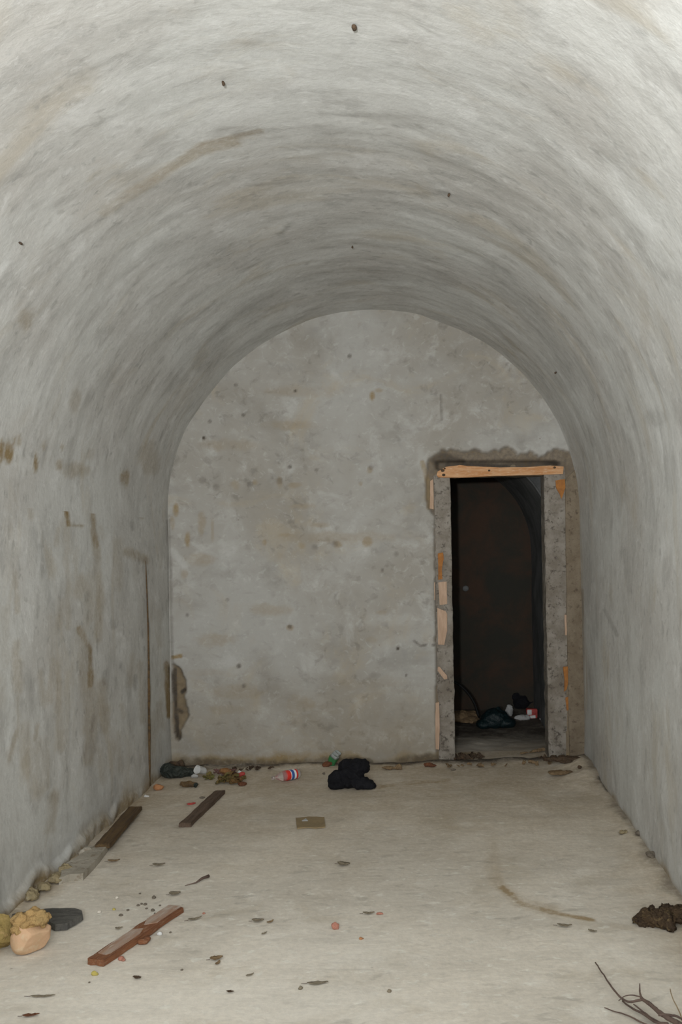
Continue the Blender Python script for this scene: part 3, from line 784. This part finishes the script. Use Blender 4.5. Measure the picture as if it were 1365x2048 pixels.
# ------------------------------------------------------------------ clod at the right edge
p = fl(1320, 1856)
tag(lump('earth_clod', [(0, .04, .024, .075, .07, .027), (.07, .05, .034, .075, .07, .032), (-.055, .04, .018, .035, .05, .018), (.13, .06, .032, .07, .07, .034), (.02, .0, .02, .05, .04, .02)], .0055, M['earth'], .024, 26, 6, facets=5),
    'dark brown crusty clod of earth at the right edge of the floor', 'clod').location = (p.x, p.y, 0)

# ------------------------------------------------------------------ branch at the lower right
root = empty('dead_branch', fl(1330, 2040)); tag(root, 'dead forked branch with bare grey brown twigs in the lower right corner', 'branch')
def bpt(px, py, h): return on_floor(px, py, h)
def wood(name, pix, rad, mat=M['twig'], parent=root):
    pts = [on_floor(a_, b_, h_)-parent.location for a_, b_, h_ in pix]
    sp = smooth_path(pts, 6)
    sp = [q+mnoise.noise_vector((q+Vector((len(sp), 0, 0)))*30)*.0025 for q in sp]
    rs = [rad[0]+(rad[1]-rad[0])*i/(len(sp)-1) for i in range(len(sp))]
    return tube(name, sp, rs, mat, parent, jit=.12)
wood('stem', [(1400, 2085, .04), (1365, 2052, .05), (1330, 2032, .05), (1305, 2012, .05), (1284, 1996, .05)], (.010, .0055))
wood('twig', [(1284, 1996, .05), (1280, 1980, .06), (1281, 1967, .07)], (.004, .0015))
wood('twig', [(1286, 1998, .05), (1265, 2004, .04), (1250, 2000, .035), (1228, 1980, .03), (1208, 1950, .02), (1192, 1925, .008)], (.0045, .0022))
wood('twig', [(1284, 1994, .05), (1268, 1990, .05), (1250, 1993, .045), (1238, 2002, .035)], (.0025, .0014))
wood('twig', [(1336, 2048, .04), (1312, 2044, .03), (1290, 2030, .02), (1265, 2016, .015), (1246, 2002, .008)], (.005, .0026))
wood('twig', [(1345, 2058, .03), (1310, 2040, .025), (1285, 2022, .02), (1268, 2008, .03)], (.0045, .002))
wood('twig', [(1300, 2052, .01), (1262, 2034, .008), (1235, 2024, .006), (1210, 2016, .004)], (.003, .0015))
wood('twig', [(1318, 2030, .05), (1345, 2030, .06), (1370, 2040, .06)], (.005, .003))
root2 = empty('tan_twig', fl(1352, 2010)); tag(root2, 'thin tan twig standing out beside the dead branch, at the right edge', 'twig')
wood('stalk', [(1372, 2056, .01), (1358, 2020, .03), (1346, 1996, .05), (1341, 1978, .06)], (.0022, .0016), M['twig_tan'], root2)
tag(tube('twig', [fl(370, 1773)+Vector((0, 0, .004)), fl(392, 1768)+Vector((0, 0, .006)), fl(405, 1761)+Vector((0, 0, .010)), fl(418, 1757)+Vector((0, 0, .012))], [.0015, .003, .006, .007], M['twig'], jit=.15),
    'short dark stick pointing right, beyond the foreground plank', 'stick')

# ------------------------------------------------------------------ cardboard
pix = [(592, 1637), (600, 1637.5), (618, 1636), (649, 1637), (651, 1656), (632, 1658.5), (612, 1657), (595, 1659)]
p = [fl(a_, b_) for a_, b_ in pix]; c = sum(p, Vector())/len(p)
cb = prism('cardboard_piece', [(q.x-c.x, q.y-c.y) for q in p], .006, M['card'], axis='z', loc=(c.x, c.y, c.z+.002), rough=.003, sub=3)
tag(cb, 'flat rectangle of brown cardboard in the middle of the floor', 'cardboard')
q = fl(610, 1644)
bm = bmesh.new(); vs = [bm.verts.new(v) for v in ((-.014, -.014, 0), (.020, -.014, 0), (.002, .03, 0))]
f = bm.faces.new(vs); ex = bmesh.ops.extrude_face_region(bm, geom=[f]); [setattr(v, 'co', v.co+Vector((0, 0, .004))) for v in ex['geom'] if isinstance(v, bmesh.types.BMVert)]
o = bm_link('torn_spot', bm, M['paper'], cb, False); o.location = q-c; o.location.z = .006; o['label'] = 'pale torn triangle'

# ------------------------------------------------------------------ black cloth
p = fl(703, 1580)
tag(lump('black_cloth', [(-.085, .03, .05, .06, .07, .055), (0, .05, .06, .08, .09, .07), (.03, .09, .115, .075, .08, .05), (-.03, .11, .105, .06, .07, .05), (.075, .08, .12, .032, .06, .04),
      (.09, .01, .022, .05, .05, .026), (.04, .01, .035, .07, .06, .04), (.12, .0, .016, .03, .03, .02), (-.10, .02, .025, .045, .05, .03)], .006, M['black_cloth'], .018, 16, 3, ridged=True),
    'crumpled black cloth heaped near the foot of the end wall', 'cloth').location = (p.x, p.y+.02, 0)

# ------------------------------------------------------------------ bottle
p = fl(568, 1567)
root = empty('plastic_bottle', (p.x-.09, p.y+.055, .047)); tag(root, 'clear plastic bottle on its side with a red, white and blue label', 'bottle')
def lathe(name, prof, mat, parent, n=28):
    bm = bmesh.new(); rings = []
    for x, r_ in prof:
        rings.append([bm.verts.new((x, r_*math.cos(2*math.pi*k/n), r_*math.sin(2*math.pi*k/n))) for k in range(n)])
    for i in range(len(rings)-1):
        for k in range(n): bm.faces.new((rings[i][k], rings[i+1][k], rings[i+1][(k+1) % n], rings[i][(k+1) % n]))
    bm.faces.new(rings[0][::-1]); bm.faces.new(rings[-1])
    return bm_link(name, bm, mat, parent)
lathe('bottle_body', [(-.03, .013), (-.005, .013), (.0, .015), (.02, .024), (.045, .037), (.07, .043), (.085, .0445), (.10, .043), (.19, .043), (.205, .0445), (.225, .043), (.235, .036), (.232, .02)], M['clear'], root)
lathe('label_wrap', [(.092, .0447), (.10, .0450), (.15, .0450), (.198, .0450), (.202, .0447)], M['label'], root)['label'] = 'red, white and blue printed wrap'
lathe('bottle_cap', [(-.040, .012), (-.039, .0145), (-.022, .0148), (-.021, .013)], M['clear'], root)
root.scale = (.74, .74, .74); root.rotation_euler = (0, 0, math.radians(38)); root.location = (p.x-.052, p.y+.01, .035)

# ------------------------------------------------------------------ crushed can
p = fl(668, 1534)
root = empty('crushed_can', (p.x+.004, p.y+.04, .035)); tag(root, 'crushed green and silver drink can leaning beside the black cloth', 'can')
def dent(o, amp=.010, fr=32):
    for v in o.data.vertices: v.co += mnoise.noise_vector(v.co*fr)*amp
o = lathe('can_body', [(x, .030) for x in np.linspace(-.05, .03, 9)], M['green'], root, 24); dent(o)
o = lathe('can_top', [(.030, .0305), (.04, .030), (.046, .026), (.048, .027), (.049, .024), (.045, .023)], M['silver'], root, 24); dent(o)
o = lathe('can_shoulder', [(.005, .0312), (.015, .0313), (.029, .0313)], M['silver'], root, 24); dent(o)
root.rotation_euler = (math.radians(20), math.radians(-55), math.radians(-30)); root.location.z = .052

# ------------------------------------------------------------------ litter in the far left corner
def sheets(name, px, py, n, spread, size, mat, label, cat, seed=0, hz=.06, kind=None, dx=0, dy=0):
    """a loose pile of curled sheets, all one mesh"""
    rs = random.Random(seed); p = fl(px, py); bm = bmesh.new()
    for k in range(n):
        cx, cy = rs.gauss(0, spread[0]), rs.gauss(0, spread[1])
        cx = max(-1.6*spread[0], min(1.6*spread[0], cx)); cy = max(-1.6*spread[1], min(1.6*spread[1], cy))
        hh = .008+hz*rs.random()*math.exp(-(cx/spread[0])**2*.5-(cy/spread[1])**2*.5)
        sz = size*rs.uniform(.6, 1.2); rot = Matrix.Rotation(rs.uniform(0, 6.28), 3, 'Z') @ Matrix.Rotation(rs.gauss(0, .5), 3, 'X') @ Matrix.Rotation(rs.gauss(0, .4), 3, 'Y')
        m = 9; vs = []
        for i in range(m):
            row = []
            for j in range(m):
                u, v = i/(m-1)*2-1, j/(m-1)*2-1
                r_ = 1+.35*mnoise.noise(Vector((u*1.5+k, v*1.5, seed)))
                q = Vector((u*sz*r_, v*sz*.6*r_*(1-.3*u*u), sz*.5*mnoise.noise(Vector((u*1.8, v*1.8, k*3.3)))+sz*.25*v*v))
                q = rot @ q; q += Vector((cx, cy, hh)); q.z = max(q.z, .002+.0004*k)
                row.append(bm.verts.new(q))
            vs.append(row)
        for i in range(m-1):
            for j in range(m-1): bm.faces.new((vs[i][j], vs[i+1][j], vs[i+1][j+1], vs[i][j+1]))
    o = bm_link(name, bm, mat); md = o.modifiers.new('s', 'SOLIDIFY'); md.thickness = .0015; bake(o)
    o.location = (p.x+dx, p.y+dy, max(p.z, 0)); return tag(o, label, cat, None, kind)
def rub(name, px, py, blobs, mat, label, cat, vox=.0035, amp=.010, fr=26, seed=1, ridged=False, dz=0, group=None, facets=6):
    p = fl(px, py)
    o = lump(name, blobs, vox, mat, amp, fr, seed+int(px) % 50, ridged=ridged, facets=0 if ridged else facets)
    o.location = (p.x, p.y, p.z+dz); return tag(o, label, cat, group)
rub('plastic_bag', 350, 1556, [(0, .03, .03, .09, .06, .035), (-.06, .05, .04, .045, .05, .045), (.06, .05, .025, .06, .05, .028)], M['darkbag'], 'dark crumpled plastic bag in the far left corner', 'bag', ridged=True, amp=.014)
rub('wooden_scrap', 375, 1574, [(0, 0, .018, .075, .02, .018, -.25), (.03, .0, .016, .05, .018, .015, -.2)], M['brown_wood'], 'brown scrap of wood before the dark bag in the far corner', 'wood scrap')
rub('dark_crumb', 391, 1575, [(0, 0, .014, .018, .016, .018)], M['darkbag'], 'dark green crumb at the right end of the brown wood scrap', 'crumb')
rub('rust_board', 352, 1537, [(0, .0, .03, .075, .012, .022), (.04, 0, .035, .03, .012, .02)], M['dark_leaf'], 'dark brown board bit against the end wall behind the dark bag', 'board')
# white cup
p = fl(401, 1556)
root = empty('plastic_cup', (p.x-.004, p.y+.03, .042)); tag(root, 'white plastic cup lying open among litter in the far left corner', 'cup')
o = lathe('cup_wall', [(-.045, .026), (-.04, .028), (.04, .037), (.043, .039), (.045, .037), (.04, .035), (-.038, .026)], M['white'], root, 24)
dent(o, .006, 25); root.scale = (.8, .8, .8); root.rotation_euler = (0, math.radians(-20), math.radians(235))
rub('tissue', 390, 1556, [(0, 0, .012, .02, .014, .013), (-.012, .0, .01, .012, .012, .01)], M['paper'], 'small greyish crumpled tissue at the left foot of the white cup', 'tissue', ridged=True)
sheets('packaging', 414, 1562, 6, (.014, .010), .030, M['mossy'], 'green and yellow crumpled packaging right of the white cup', 'packaging', 8, .04, dy=.03)
sheets('leaf_heap', 458, 1568, 30, (.044, .030), .032, M['rotting'], 'olive brown heap of rotting leaves below the pink wrapper', 'leaves', 4, .055, 'stuff', dy=.03)
rub('orange_peel', 452, 1562, [(0, .0, .055, .04, .02, .014), (.02, .0, .045, .02, .02, .014)], M['peel'], 'dull orange peel lying on the leaf heap', 'peel', ridged=True, amp=.010, dz=.012)
sheets('wrapper', 450, 1548, 7, (.03, .008), .042, M['pink'], 'faded pink wrapper propped against the foot of the end wall', 'wrapper', 12, .07, dy=-.02)
rub('wrapper', 478, 1558, [(0, .02, .02, .035, .014, .012, .5), (.02, .03, .028, .016, .014, .014)], M['red'], 'small red wrapper right of the leaf heap', 'wrapper', vox=.004, ridged=True, amp=.006)
rub('paper_scrap', 479, 1548, [(0, .0, .012, .016, .012, .012)], M['white'], 'tiny white paper scrap above the small red wrapper', 'paper')
rub('dead_leaf', 485, 1571, [(0, .0, .012, .032, .022, .012), (.02, 0, .008, .02, .012, .008)], M['redbrown'], 'curled red brown leaf at the right end of the corner litter', 'leaf')
rub('brick_chip', 316, 1580, [(0, 0, .016, .038, .028, .018)], M['brick'], 'orange brick chip at the foot of the left wall in the far corner', 'brick chip', amp=.006)
rub('bottle_top', 292, 1594, [(0, 0, .006, .022, .012, .006)], M['white'], 'small whitish sliver on the floor above the plank by the wall', 'sliver')
rub('red_scrap', 379, 1610, [(0, 0, .006, .030, .010, .006, .5), (.018, .015, .006, .02, .01, .006, .6)], M['red'], 'little bright red scrap left of the free lying dark plank', 'scrap', vox=.003, amp=.003)
rub('pebble', 405, 1597, [(0, 0, .006, .02, .012, .007)], M['pebble_dark'], 'dark crumb beside the far half of the free dark plank', 'pebble', vox=.003, amp=.003)

# along the foot of the end wall and at the threshold
rub('dead_leaf', 787, 1540, [(-.03, .0, .012, .055, .018, .010, .15), (.04, .01, .02, .026, .02, .02), (.05, .0, .012, .02, .018, .012)], M['leaf_brown'], 'curled brown leaf against the end wall right of the black cloth', 'leaf', amp=.010)
rub('dead_leaf', 858, 1534, [(0, .0, .016, .045, .020, .014, -.15), (.03, 0, .012, .03, .018, .012)], M['redbrown'], 'red brown flake at the left foot of the doorway', 'flake', amp=.007)
rub('pebble', 648, 1549, [(0, 0, .008, .011, .010, .010)], M['pebble_dark'], 'dark pebble left of the black cloth', 'pebble', vox=.003, amp=.002)
rub('clod', 655, 1535, [(0, .02, .02, .035, .02, .020), (-.02, .02, .014, .02, .02, .014)], M['redbrown'], 'brown clod behind the crushed can at the wall', 'clod')
rub('clod', 692, 1531, [(0, .02, .02, .022, .016, .016)], M['redbrown'], 'brown clod between the crushed can and the black cloth', 'clod')
rub('broken_board', 1128, 1526, [(-.06, .02, .022, .06, .03, .018), (.01, .02, .025, .07, .03, .022), (.08, .01, .025, .06, .035, .022), (.02, -.01, .012, .05, .03, .014)], M['dark_leaf'], 'dark broken board at the foot of the right door jamb', 'board', amp=.010)
rub('rotten_board', 1124, 1550, [(-.03, .01, .014, .06, .05, .012), (.03, .01, .012, .05, .04, .012)], M['leaf_brown'], 'light brown rotten board before the dark one at the doorway', 'board', amp=.006)
rub('pebble', 1160, 1538, [(0, 0, .012, .014, .012, .012)], M['dark_leaf'], 'dark pebble right of the rotten board at the doorway', 'pebble')
rub('yellow_strip', 1068, 1506, [(-.05, -.04, .014, .06, .012, .008, .45), (.02, -.005, .016, .05, .014, .010, .45), (.07, .03, .02, .035, .02, .012)], M['leaf_brown'], 'brown strip of bark lying on the door threshold at the right', 'strip')
sheets('dead_leaf_litter', 1000, 1533, 16, (.22, .03), .022, M['leaf_brown'], 'thin band of brown leaf litter across the doorway threshold', 'leaf litter', 21, .01, 'stuff')
sheets('dead_leaf_litter', 930, 1518, 14, (.07, .04), .030, M['dark_leaf'], 'dark brown leaf litter heaped at the foot of the left door jamb', 'leaf litter', 22, .03, 'stuff')
sheets('dead_leaf_litter', 1120, 1520, 12, (.08, .03), .028, M['dark_leaf'], 'dark leaf litter heaped at the foot of the right door jamb', 'leaf litter', 23, .02, 'stuff')
sheets('dead_leaf_litter', 500, 1540, 18, (.12, .02), .018, M['dark_leaf'], 'dark leaf litter along the end wall between corner litter and bottle', 'leaf litter', 24, .01, 'stuff')
rub('dark_crumb', 907, 1541, [(0, 0, .006, .018, .010, .007)], M['pebble_dark'], 'dark crumb on the floor below the left door jamb', 'crumb', vox=.003, amp=.002)
rub('rubble_lump', 1246, 1668, [(0, 0, .010, .018, .016, .012), (.02, .01, .008, .014, .014, .008)], M['ochre_rubble'], 'ochre rubble lump near the foot of the right wall', 'rubble')
rub('rubble_lump', 1280, 1672, [(0, .01, .012, .026, .026, .014)], M['pebble_dark'], 'dark rubble lump touching the right wall beside the ochre one', 'rubble')
rub('rubble_lump', 1300, 1714, [(.01, .01, .012, .026, .03, .014)], M['pebble_dark'], 'grey rubble lump at the right wall, nearer than the dark one', 'rubble')

# rubble along the left wall foot
for i, (px, py, sx_, sz_, m_) in enumerate(((62, 1800, .036, .035, 'ochre_rubble'), (88, 1784, .034, .036, 'ochre_rubble'), (110, 1767, .034, .034, 'ochre_rubble'), (132, 1750, .036, .040, 'ochre_rubble'), (152, 1748, .03, .02, 'ochre_rubble'), (172, 1712, .04, .03, 'ledge'))):
    lab = ['nearest of the ochre mortar lumps along the foot of the left wall', 'second nearest ochre mortar lump along the left wall foot', 'middle ochre mortar lump along the left wall foot',
           'tall yellowish mortar lump where the pale ledge begins', 'small ochre lump lying on the near tip of the pale ledge', 'pale lump lying on the ledge below the wall plank'][i]
    p = fl(px, py); x_ = max(p.x, XL+.03)
    o = lump('mortar_lump', [(0, 0, sz_*.5, sx_, sx_*1.1, sz_*.6), (-.01, .03, sz_*.6, sx_*.7, sx_*.8, sz_*.5)], .006, M[m_], .014, 24, i+20, facets=9)
    o.location = (x_, p.y, 0); tag(o, lab, 'mortar lump', 'mortar lumps along the left wall')

# ------------------------------------------------------------------ crumbs, leaves and chips on the near floor
def leaf(px, py, L, W, rot, mat, label, curl=.35, name='dead_leaf', cat='leaf', group=None, seed=0, stalk=True):
    p = fl(px, py); root = empty(name, (p.x, p.y, p.z)); tag(root, label, cat, group)
    bm = bmesh.new(); n = 10; rows = []
    for i in range(n+1):
        t = i/n; wd = W/2*math.sin(math.pi*t**.8)**.7*(1+.35*mnoise.noise(Vector((t*6, seed, 0))))+.0005
        zc = .004+curl*L*(t-.5)**2*1.2
        rows.append([bm.verts.new((-L/2+L*t, s_*wd, zc+abs(s_)*curl*W*.35+.003*mnoise.noise(Vector((t*5, s_, seed))))) for s_ in (-1, -.5, 0, .5, 1)])
    for i in range(n):
        for k in range(4): bm.faces.new((rows[i][k], rows[i+1][k], rows[i+1][k+1], rows[i][k+1]))
    o = bm_link('blade', bm, mat, root)
    md = o.modifiers.new('s', 'SOLIDIFY'); md.thickness = .0012; bake(o)
    if stalk: tube('stalk', [(-L/2, 0, .005), (-L*.62, .002, .004), (-L*.78, .006, .003)], [.0011, .0009, .0008], M['twig'], root, sides=6)
    root.rotation_euler = (0, 0, rot); return root
leaf(433, 1920, .048, .034, .3, M['leaf_brown'], 'brown curled leaf on the floor right of the foreground plank', seed=1)
leaf(436, 1928, .030, .014, 1.3, M['leaf_brown'], 'small brown leaf scrap just under the curled leaf right of the foreground plank', seed=2, stalk=False)
leaf(516, 1844, .050, .030, .05, M['leaf_grey'], 'grey brown leaf on the centre left floor', seed=3)
leaf(541, 1846, .035, .014, .8, M['leaf_brown'], 'narrow leaf beside the grey brown leaf on the centre left floor', seed=4, stalk=False)
leaf(688, 1731, .065, .045, -.3, M['leaf_grey'], 'greyish dry leaf below the cardboard in the middle of the floor', seed=5)
leaf(636, 1968, .075, .022, .1, M['leaf_grey'], 'long thin tan leaf on the near centre floor', seed=6, curl=.15)
leaf(500, 1952, .03, .010, .6, M['leaf_grey'], 'tiny slanted leaf left of the long thin tan leaf', seed=7, stalk=False)
leaf(461, 1986, .028, .012, -.2, M['dark_leaf'], 'tiny dark leaf on the near floor below the curled leaf', seed=8, stalk=False)
leaf(529, 1869, .03, .010, .9, M['leaf_grey'], 'slanted sliver of leaf below the grey brown leaf', seed=9, stalk=False)
leaf(1130, 1854, .06, .022, -.2, M['leaf_grey'], 'grey leaf curl below the damp trail on the right floor', seed=10)
leaf(1186, 1864, .035, .014, -.5, M['leaf_grey'], 'smaller grey leaf right of the leaf curl on the right floor', seed=11, stalk=False)
leaf(738, 1829, .05, .020, .0, M['leaf_grey'], 'grey leaf scrap left of the small red flake on the floor', seed=12)
leaf(390, 1840, .055, .018, .5, M['leaf_grey'], 'dry leaf pointing away beside the far end of the foreground plank', seed=13)
leaf(86, 1994, .085, .014, .05, M['leaf_grey'], 'long thin greenish grey stalk leaf in the lower left corner', seed=14, curl=.1)
leaf(62, 2033, .055, .018, .2, M['redbrown'], 'reddish leaf in the lower left corner below the grey stalk leaf', seed=15, curl=.2)
leaf(228, 1724, .06, .026, .1, M['leaf_brown'], 'brown leaf between the wall ledge and the free lying plank', seed=16)
leaf(318, 1732, .06, .030, .1, M['leaf_grey'], 'faint tan leaf right of the brown leaf near the wall ledge', seed=17)
leaf(275, 1958, .034, .018, -.4, M['dark_leaf'], 'dark curled scrap below the near end of the foreground plank', seed=18)
leaf(238, 1859, .03, .018, .3, M['leaf_grey'], 'tan scrap left of the middle of the foreground plank', seed=19, stalk=False)
leaf(350, 1790, .05, .04, .2, M['leaf_grey'], 'round tan leaf at the thin end of the short dark stick', seed=20)
def chip(px, py, r_, mat, label, cat='pebble', name='pebble', group=None, seed=0, sh=(1, .8, .7)):
    p = fl(px, py)
    o = lump(name, [(0, 0, r_*sh[2]*.6, r_*sh[0], r_*sh[1], r_*sh[2]), (r_*.4, r_*.2, r_*.5*sh[2], r_*.6, r_*.6, r_*.5*sh[2])], max(.0018, r_/5), mat, r_*.28, .45/r_, seed, facets=8)
    o.location = p; return tag(o, label, cat, group)
chip(672, 1857, .019, M['brick_red'], 'pinkish red brick chip on the centre floor', 'brick chip', 'brick_chip', seed=1, sh=(1, .8, .9))
chip(723, 1879, .010, M['brick'], 'small orange crumb right of the pinkish red brick chip', 'crumb', 'brick_crumb', seed=2)
chip(761, 1829, .013, M['brick_red'], 'small red flake on the floor right of the centre', 'flake', 'red_flake', seed=3, sh=(1.3, .7, .5))
chip(190, 1950, .013, M['yellow'], 'yellow crumb under the near end of the foreground plank', 'crumb', 'yellow_crumb', seed=4)
chip(320, 1870, .013, M['white'], 'white pebble right of the foreground plank', seed=5)
chip(341, 1866, .006, M['pebble_dark'], 'tiny dark pebble right of the white pebble', seed=6)
chip(234, 1797, .010, M['pebble_white'], 'pale pebble left of the crumbs beyond the foreground plank', seed=7)
chip(198, 1826, .009, M['pebble_white'], 'pale pebble between the grey shard and the foreground plank', seed=8)
chip(228, 1820, .008, M['yellow'], 'yellowish pebble right of the pale pebble near the grey shard', seed=9)
chip(408, 1828, .007, M['brick_red'], 'tiny red crumb right of the far end of the foreground plank', seed=10)
chip(364, 1941, .006, M['pebble_dark'], 'tiny dark pebble left of the brown curled leaf', seed=11)
chip(179, 1966, .005, M['pebble_dark'], 'tiny dark pebble in the lower left, below the yellow crumb', seed=12)
chip(602, 1978, .010, M['leaf_grey'], 'grey crumb left of the long thin tan leaf', seed=13)
chip(779, 1984, .009, M['leaf_grey'], 'grey crumb on the near floor right of the centre', seed=14)
chip(408, 1829, .005, M['brick_red'], 'tiny red crumb right of the far end of the foreground plank', seed=15) if False else None
for i, (px, py, r_) in enumerate(((276, 1812, .008), (283, 1809, .007), (291, 1810, .009), (293, 1818, .007), (256, 1822, .008), (242, 1832, .009), (306, 1822, .009), (310, 1828, .006), (280, 1788, .006), (308, 1797, .011), (320, 1812, .006))):
    chip(px, py, r_, M['pebble_dark'], 'tiny dark crumb in the scatter beyond the foreground plank', 'crumb', 'crumb', 'dark crumbs beyond the foreground plank', seed=30+i)

# ------------------------------------------------------------------ things in the passage
rub('teal_bag', 992, 1458, [(0, .08, .07, .11, .10, .085), (-.08, .05, .035, .08, .08, .04), (.08, .06, .04, .09, .07, .045), (.03, .09, .12, .03, .04, .05)], M['teal'], 'dark teal plastic bag on the passage floor beyond the doorway', 'bag', vox=.009, amp=.018, fr=11, ridged=True)
rub('paper_scrap', 1020, 1432, [(0, .0, .05, .03, .02, .055), (-.015, 0, .03, .03, .02, .03)], M['paper'], 'upright grey paper scrap right of the teal bag', 'paper', vox=.006, ridged=True)
rub('paper_scrap', 1045, 1440, [(0, .0, .02, .07, .03, .022), (.04, 0, .02, .03, .03, .02)], M['paper'], 'flat grey paper scrap left of the red and white carton', 'paper', vox=.006, ridged=True)
p = fl(1065, 1438)
root = empty('carton', (p.x, p.y+.03, 0)); tag(root, 'small crushed red and white carton at the passage side wall', 'carton')
rough_box('carton_body', (root.location.x-.045, root.location.y-.025, .0), (root.location.x+.045, root.location.y+.03, .085), M['red'], .015, .006, root, .004, 3)
rough_box('white_panel', (root.location.x-.040, root.location.y-.031, .035), (root.location.x-.002, root.location.y-.024, .08), M['white'], .01, .002, root, .002, 6)
rough_box('white_panel', (root.location.x-.022, root.location.y-.031, .004), (root.location.x+.030, root.location.y-.024, .03), M['white'], .01, .002, root, .002, 9)
root.rotation_euler = (0, 0, 0)
rub('black_bag', 1045, 1420, [(0, .1, .06, .08, .06, .07), (-.03, .1, .10, .05, .05, .05), (.07, .12, .05, .07, .05, .06)], M['black_cloth'], 'black crumpled bag behind the grey paper in the passage', 'bag', vox=.009, amp=.02, fr=11, ridged=True)
rub('white_crumb', 1083, 1441, [(0, 0, .012, .016, .012, .012)], M['paper'], 'tiny pale crumb right of the red and white carton', 'crumb')
rub('brown_heap', 935, 1450, [(0, .05, .03, .10, .10, .04), (-.06, .1, .05, .10, .10, .06), (.04, .2, .04, .10, .10, .05)], M['leaf_brown'], 'low brown rubbish heap left of the teal bag behind the jamb', 'heap', vox=.009, amp=.02, fr=12)
a = [(905, 1362), (922, 1372), (938, 1388), (950, 1408), (958, 1432)]
hz = [on_back(x_, y_, 8.15) for x_, y_ in a]
hz = [hz[0]+Vector((-.18, .05, .07))]+hz
hz[-1].z = max(hz[-1].z, .02)
hz.append(hz[-1]+Vector((.02, -.06, -.0)))
tag(tube('hose', smooth_path(hz, 6), .012, M['black']), 'black hose curving down behind the left jamb into the passage litter', 'hose')
p = on_back(932, 1177, PY1-.01)
bm = bmesh.new(); bmesh.ops.create_icosphere(bm, subdivisions=2, radius=1, matrix=Matrix.Diagonal((.03, .012, .028, 1)))
o = bm_link('wall_knob', bm, M['passage_side'], None); o.location = (p.x, p.y, p.z); tag(o, 'small pale knob on the dark passage end wall', 'knob')
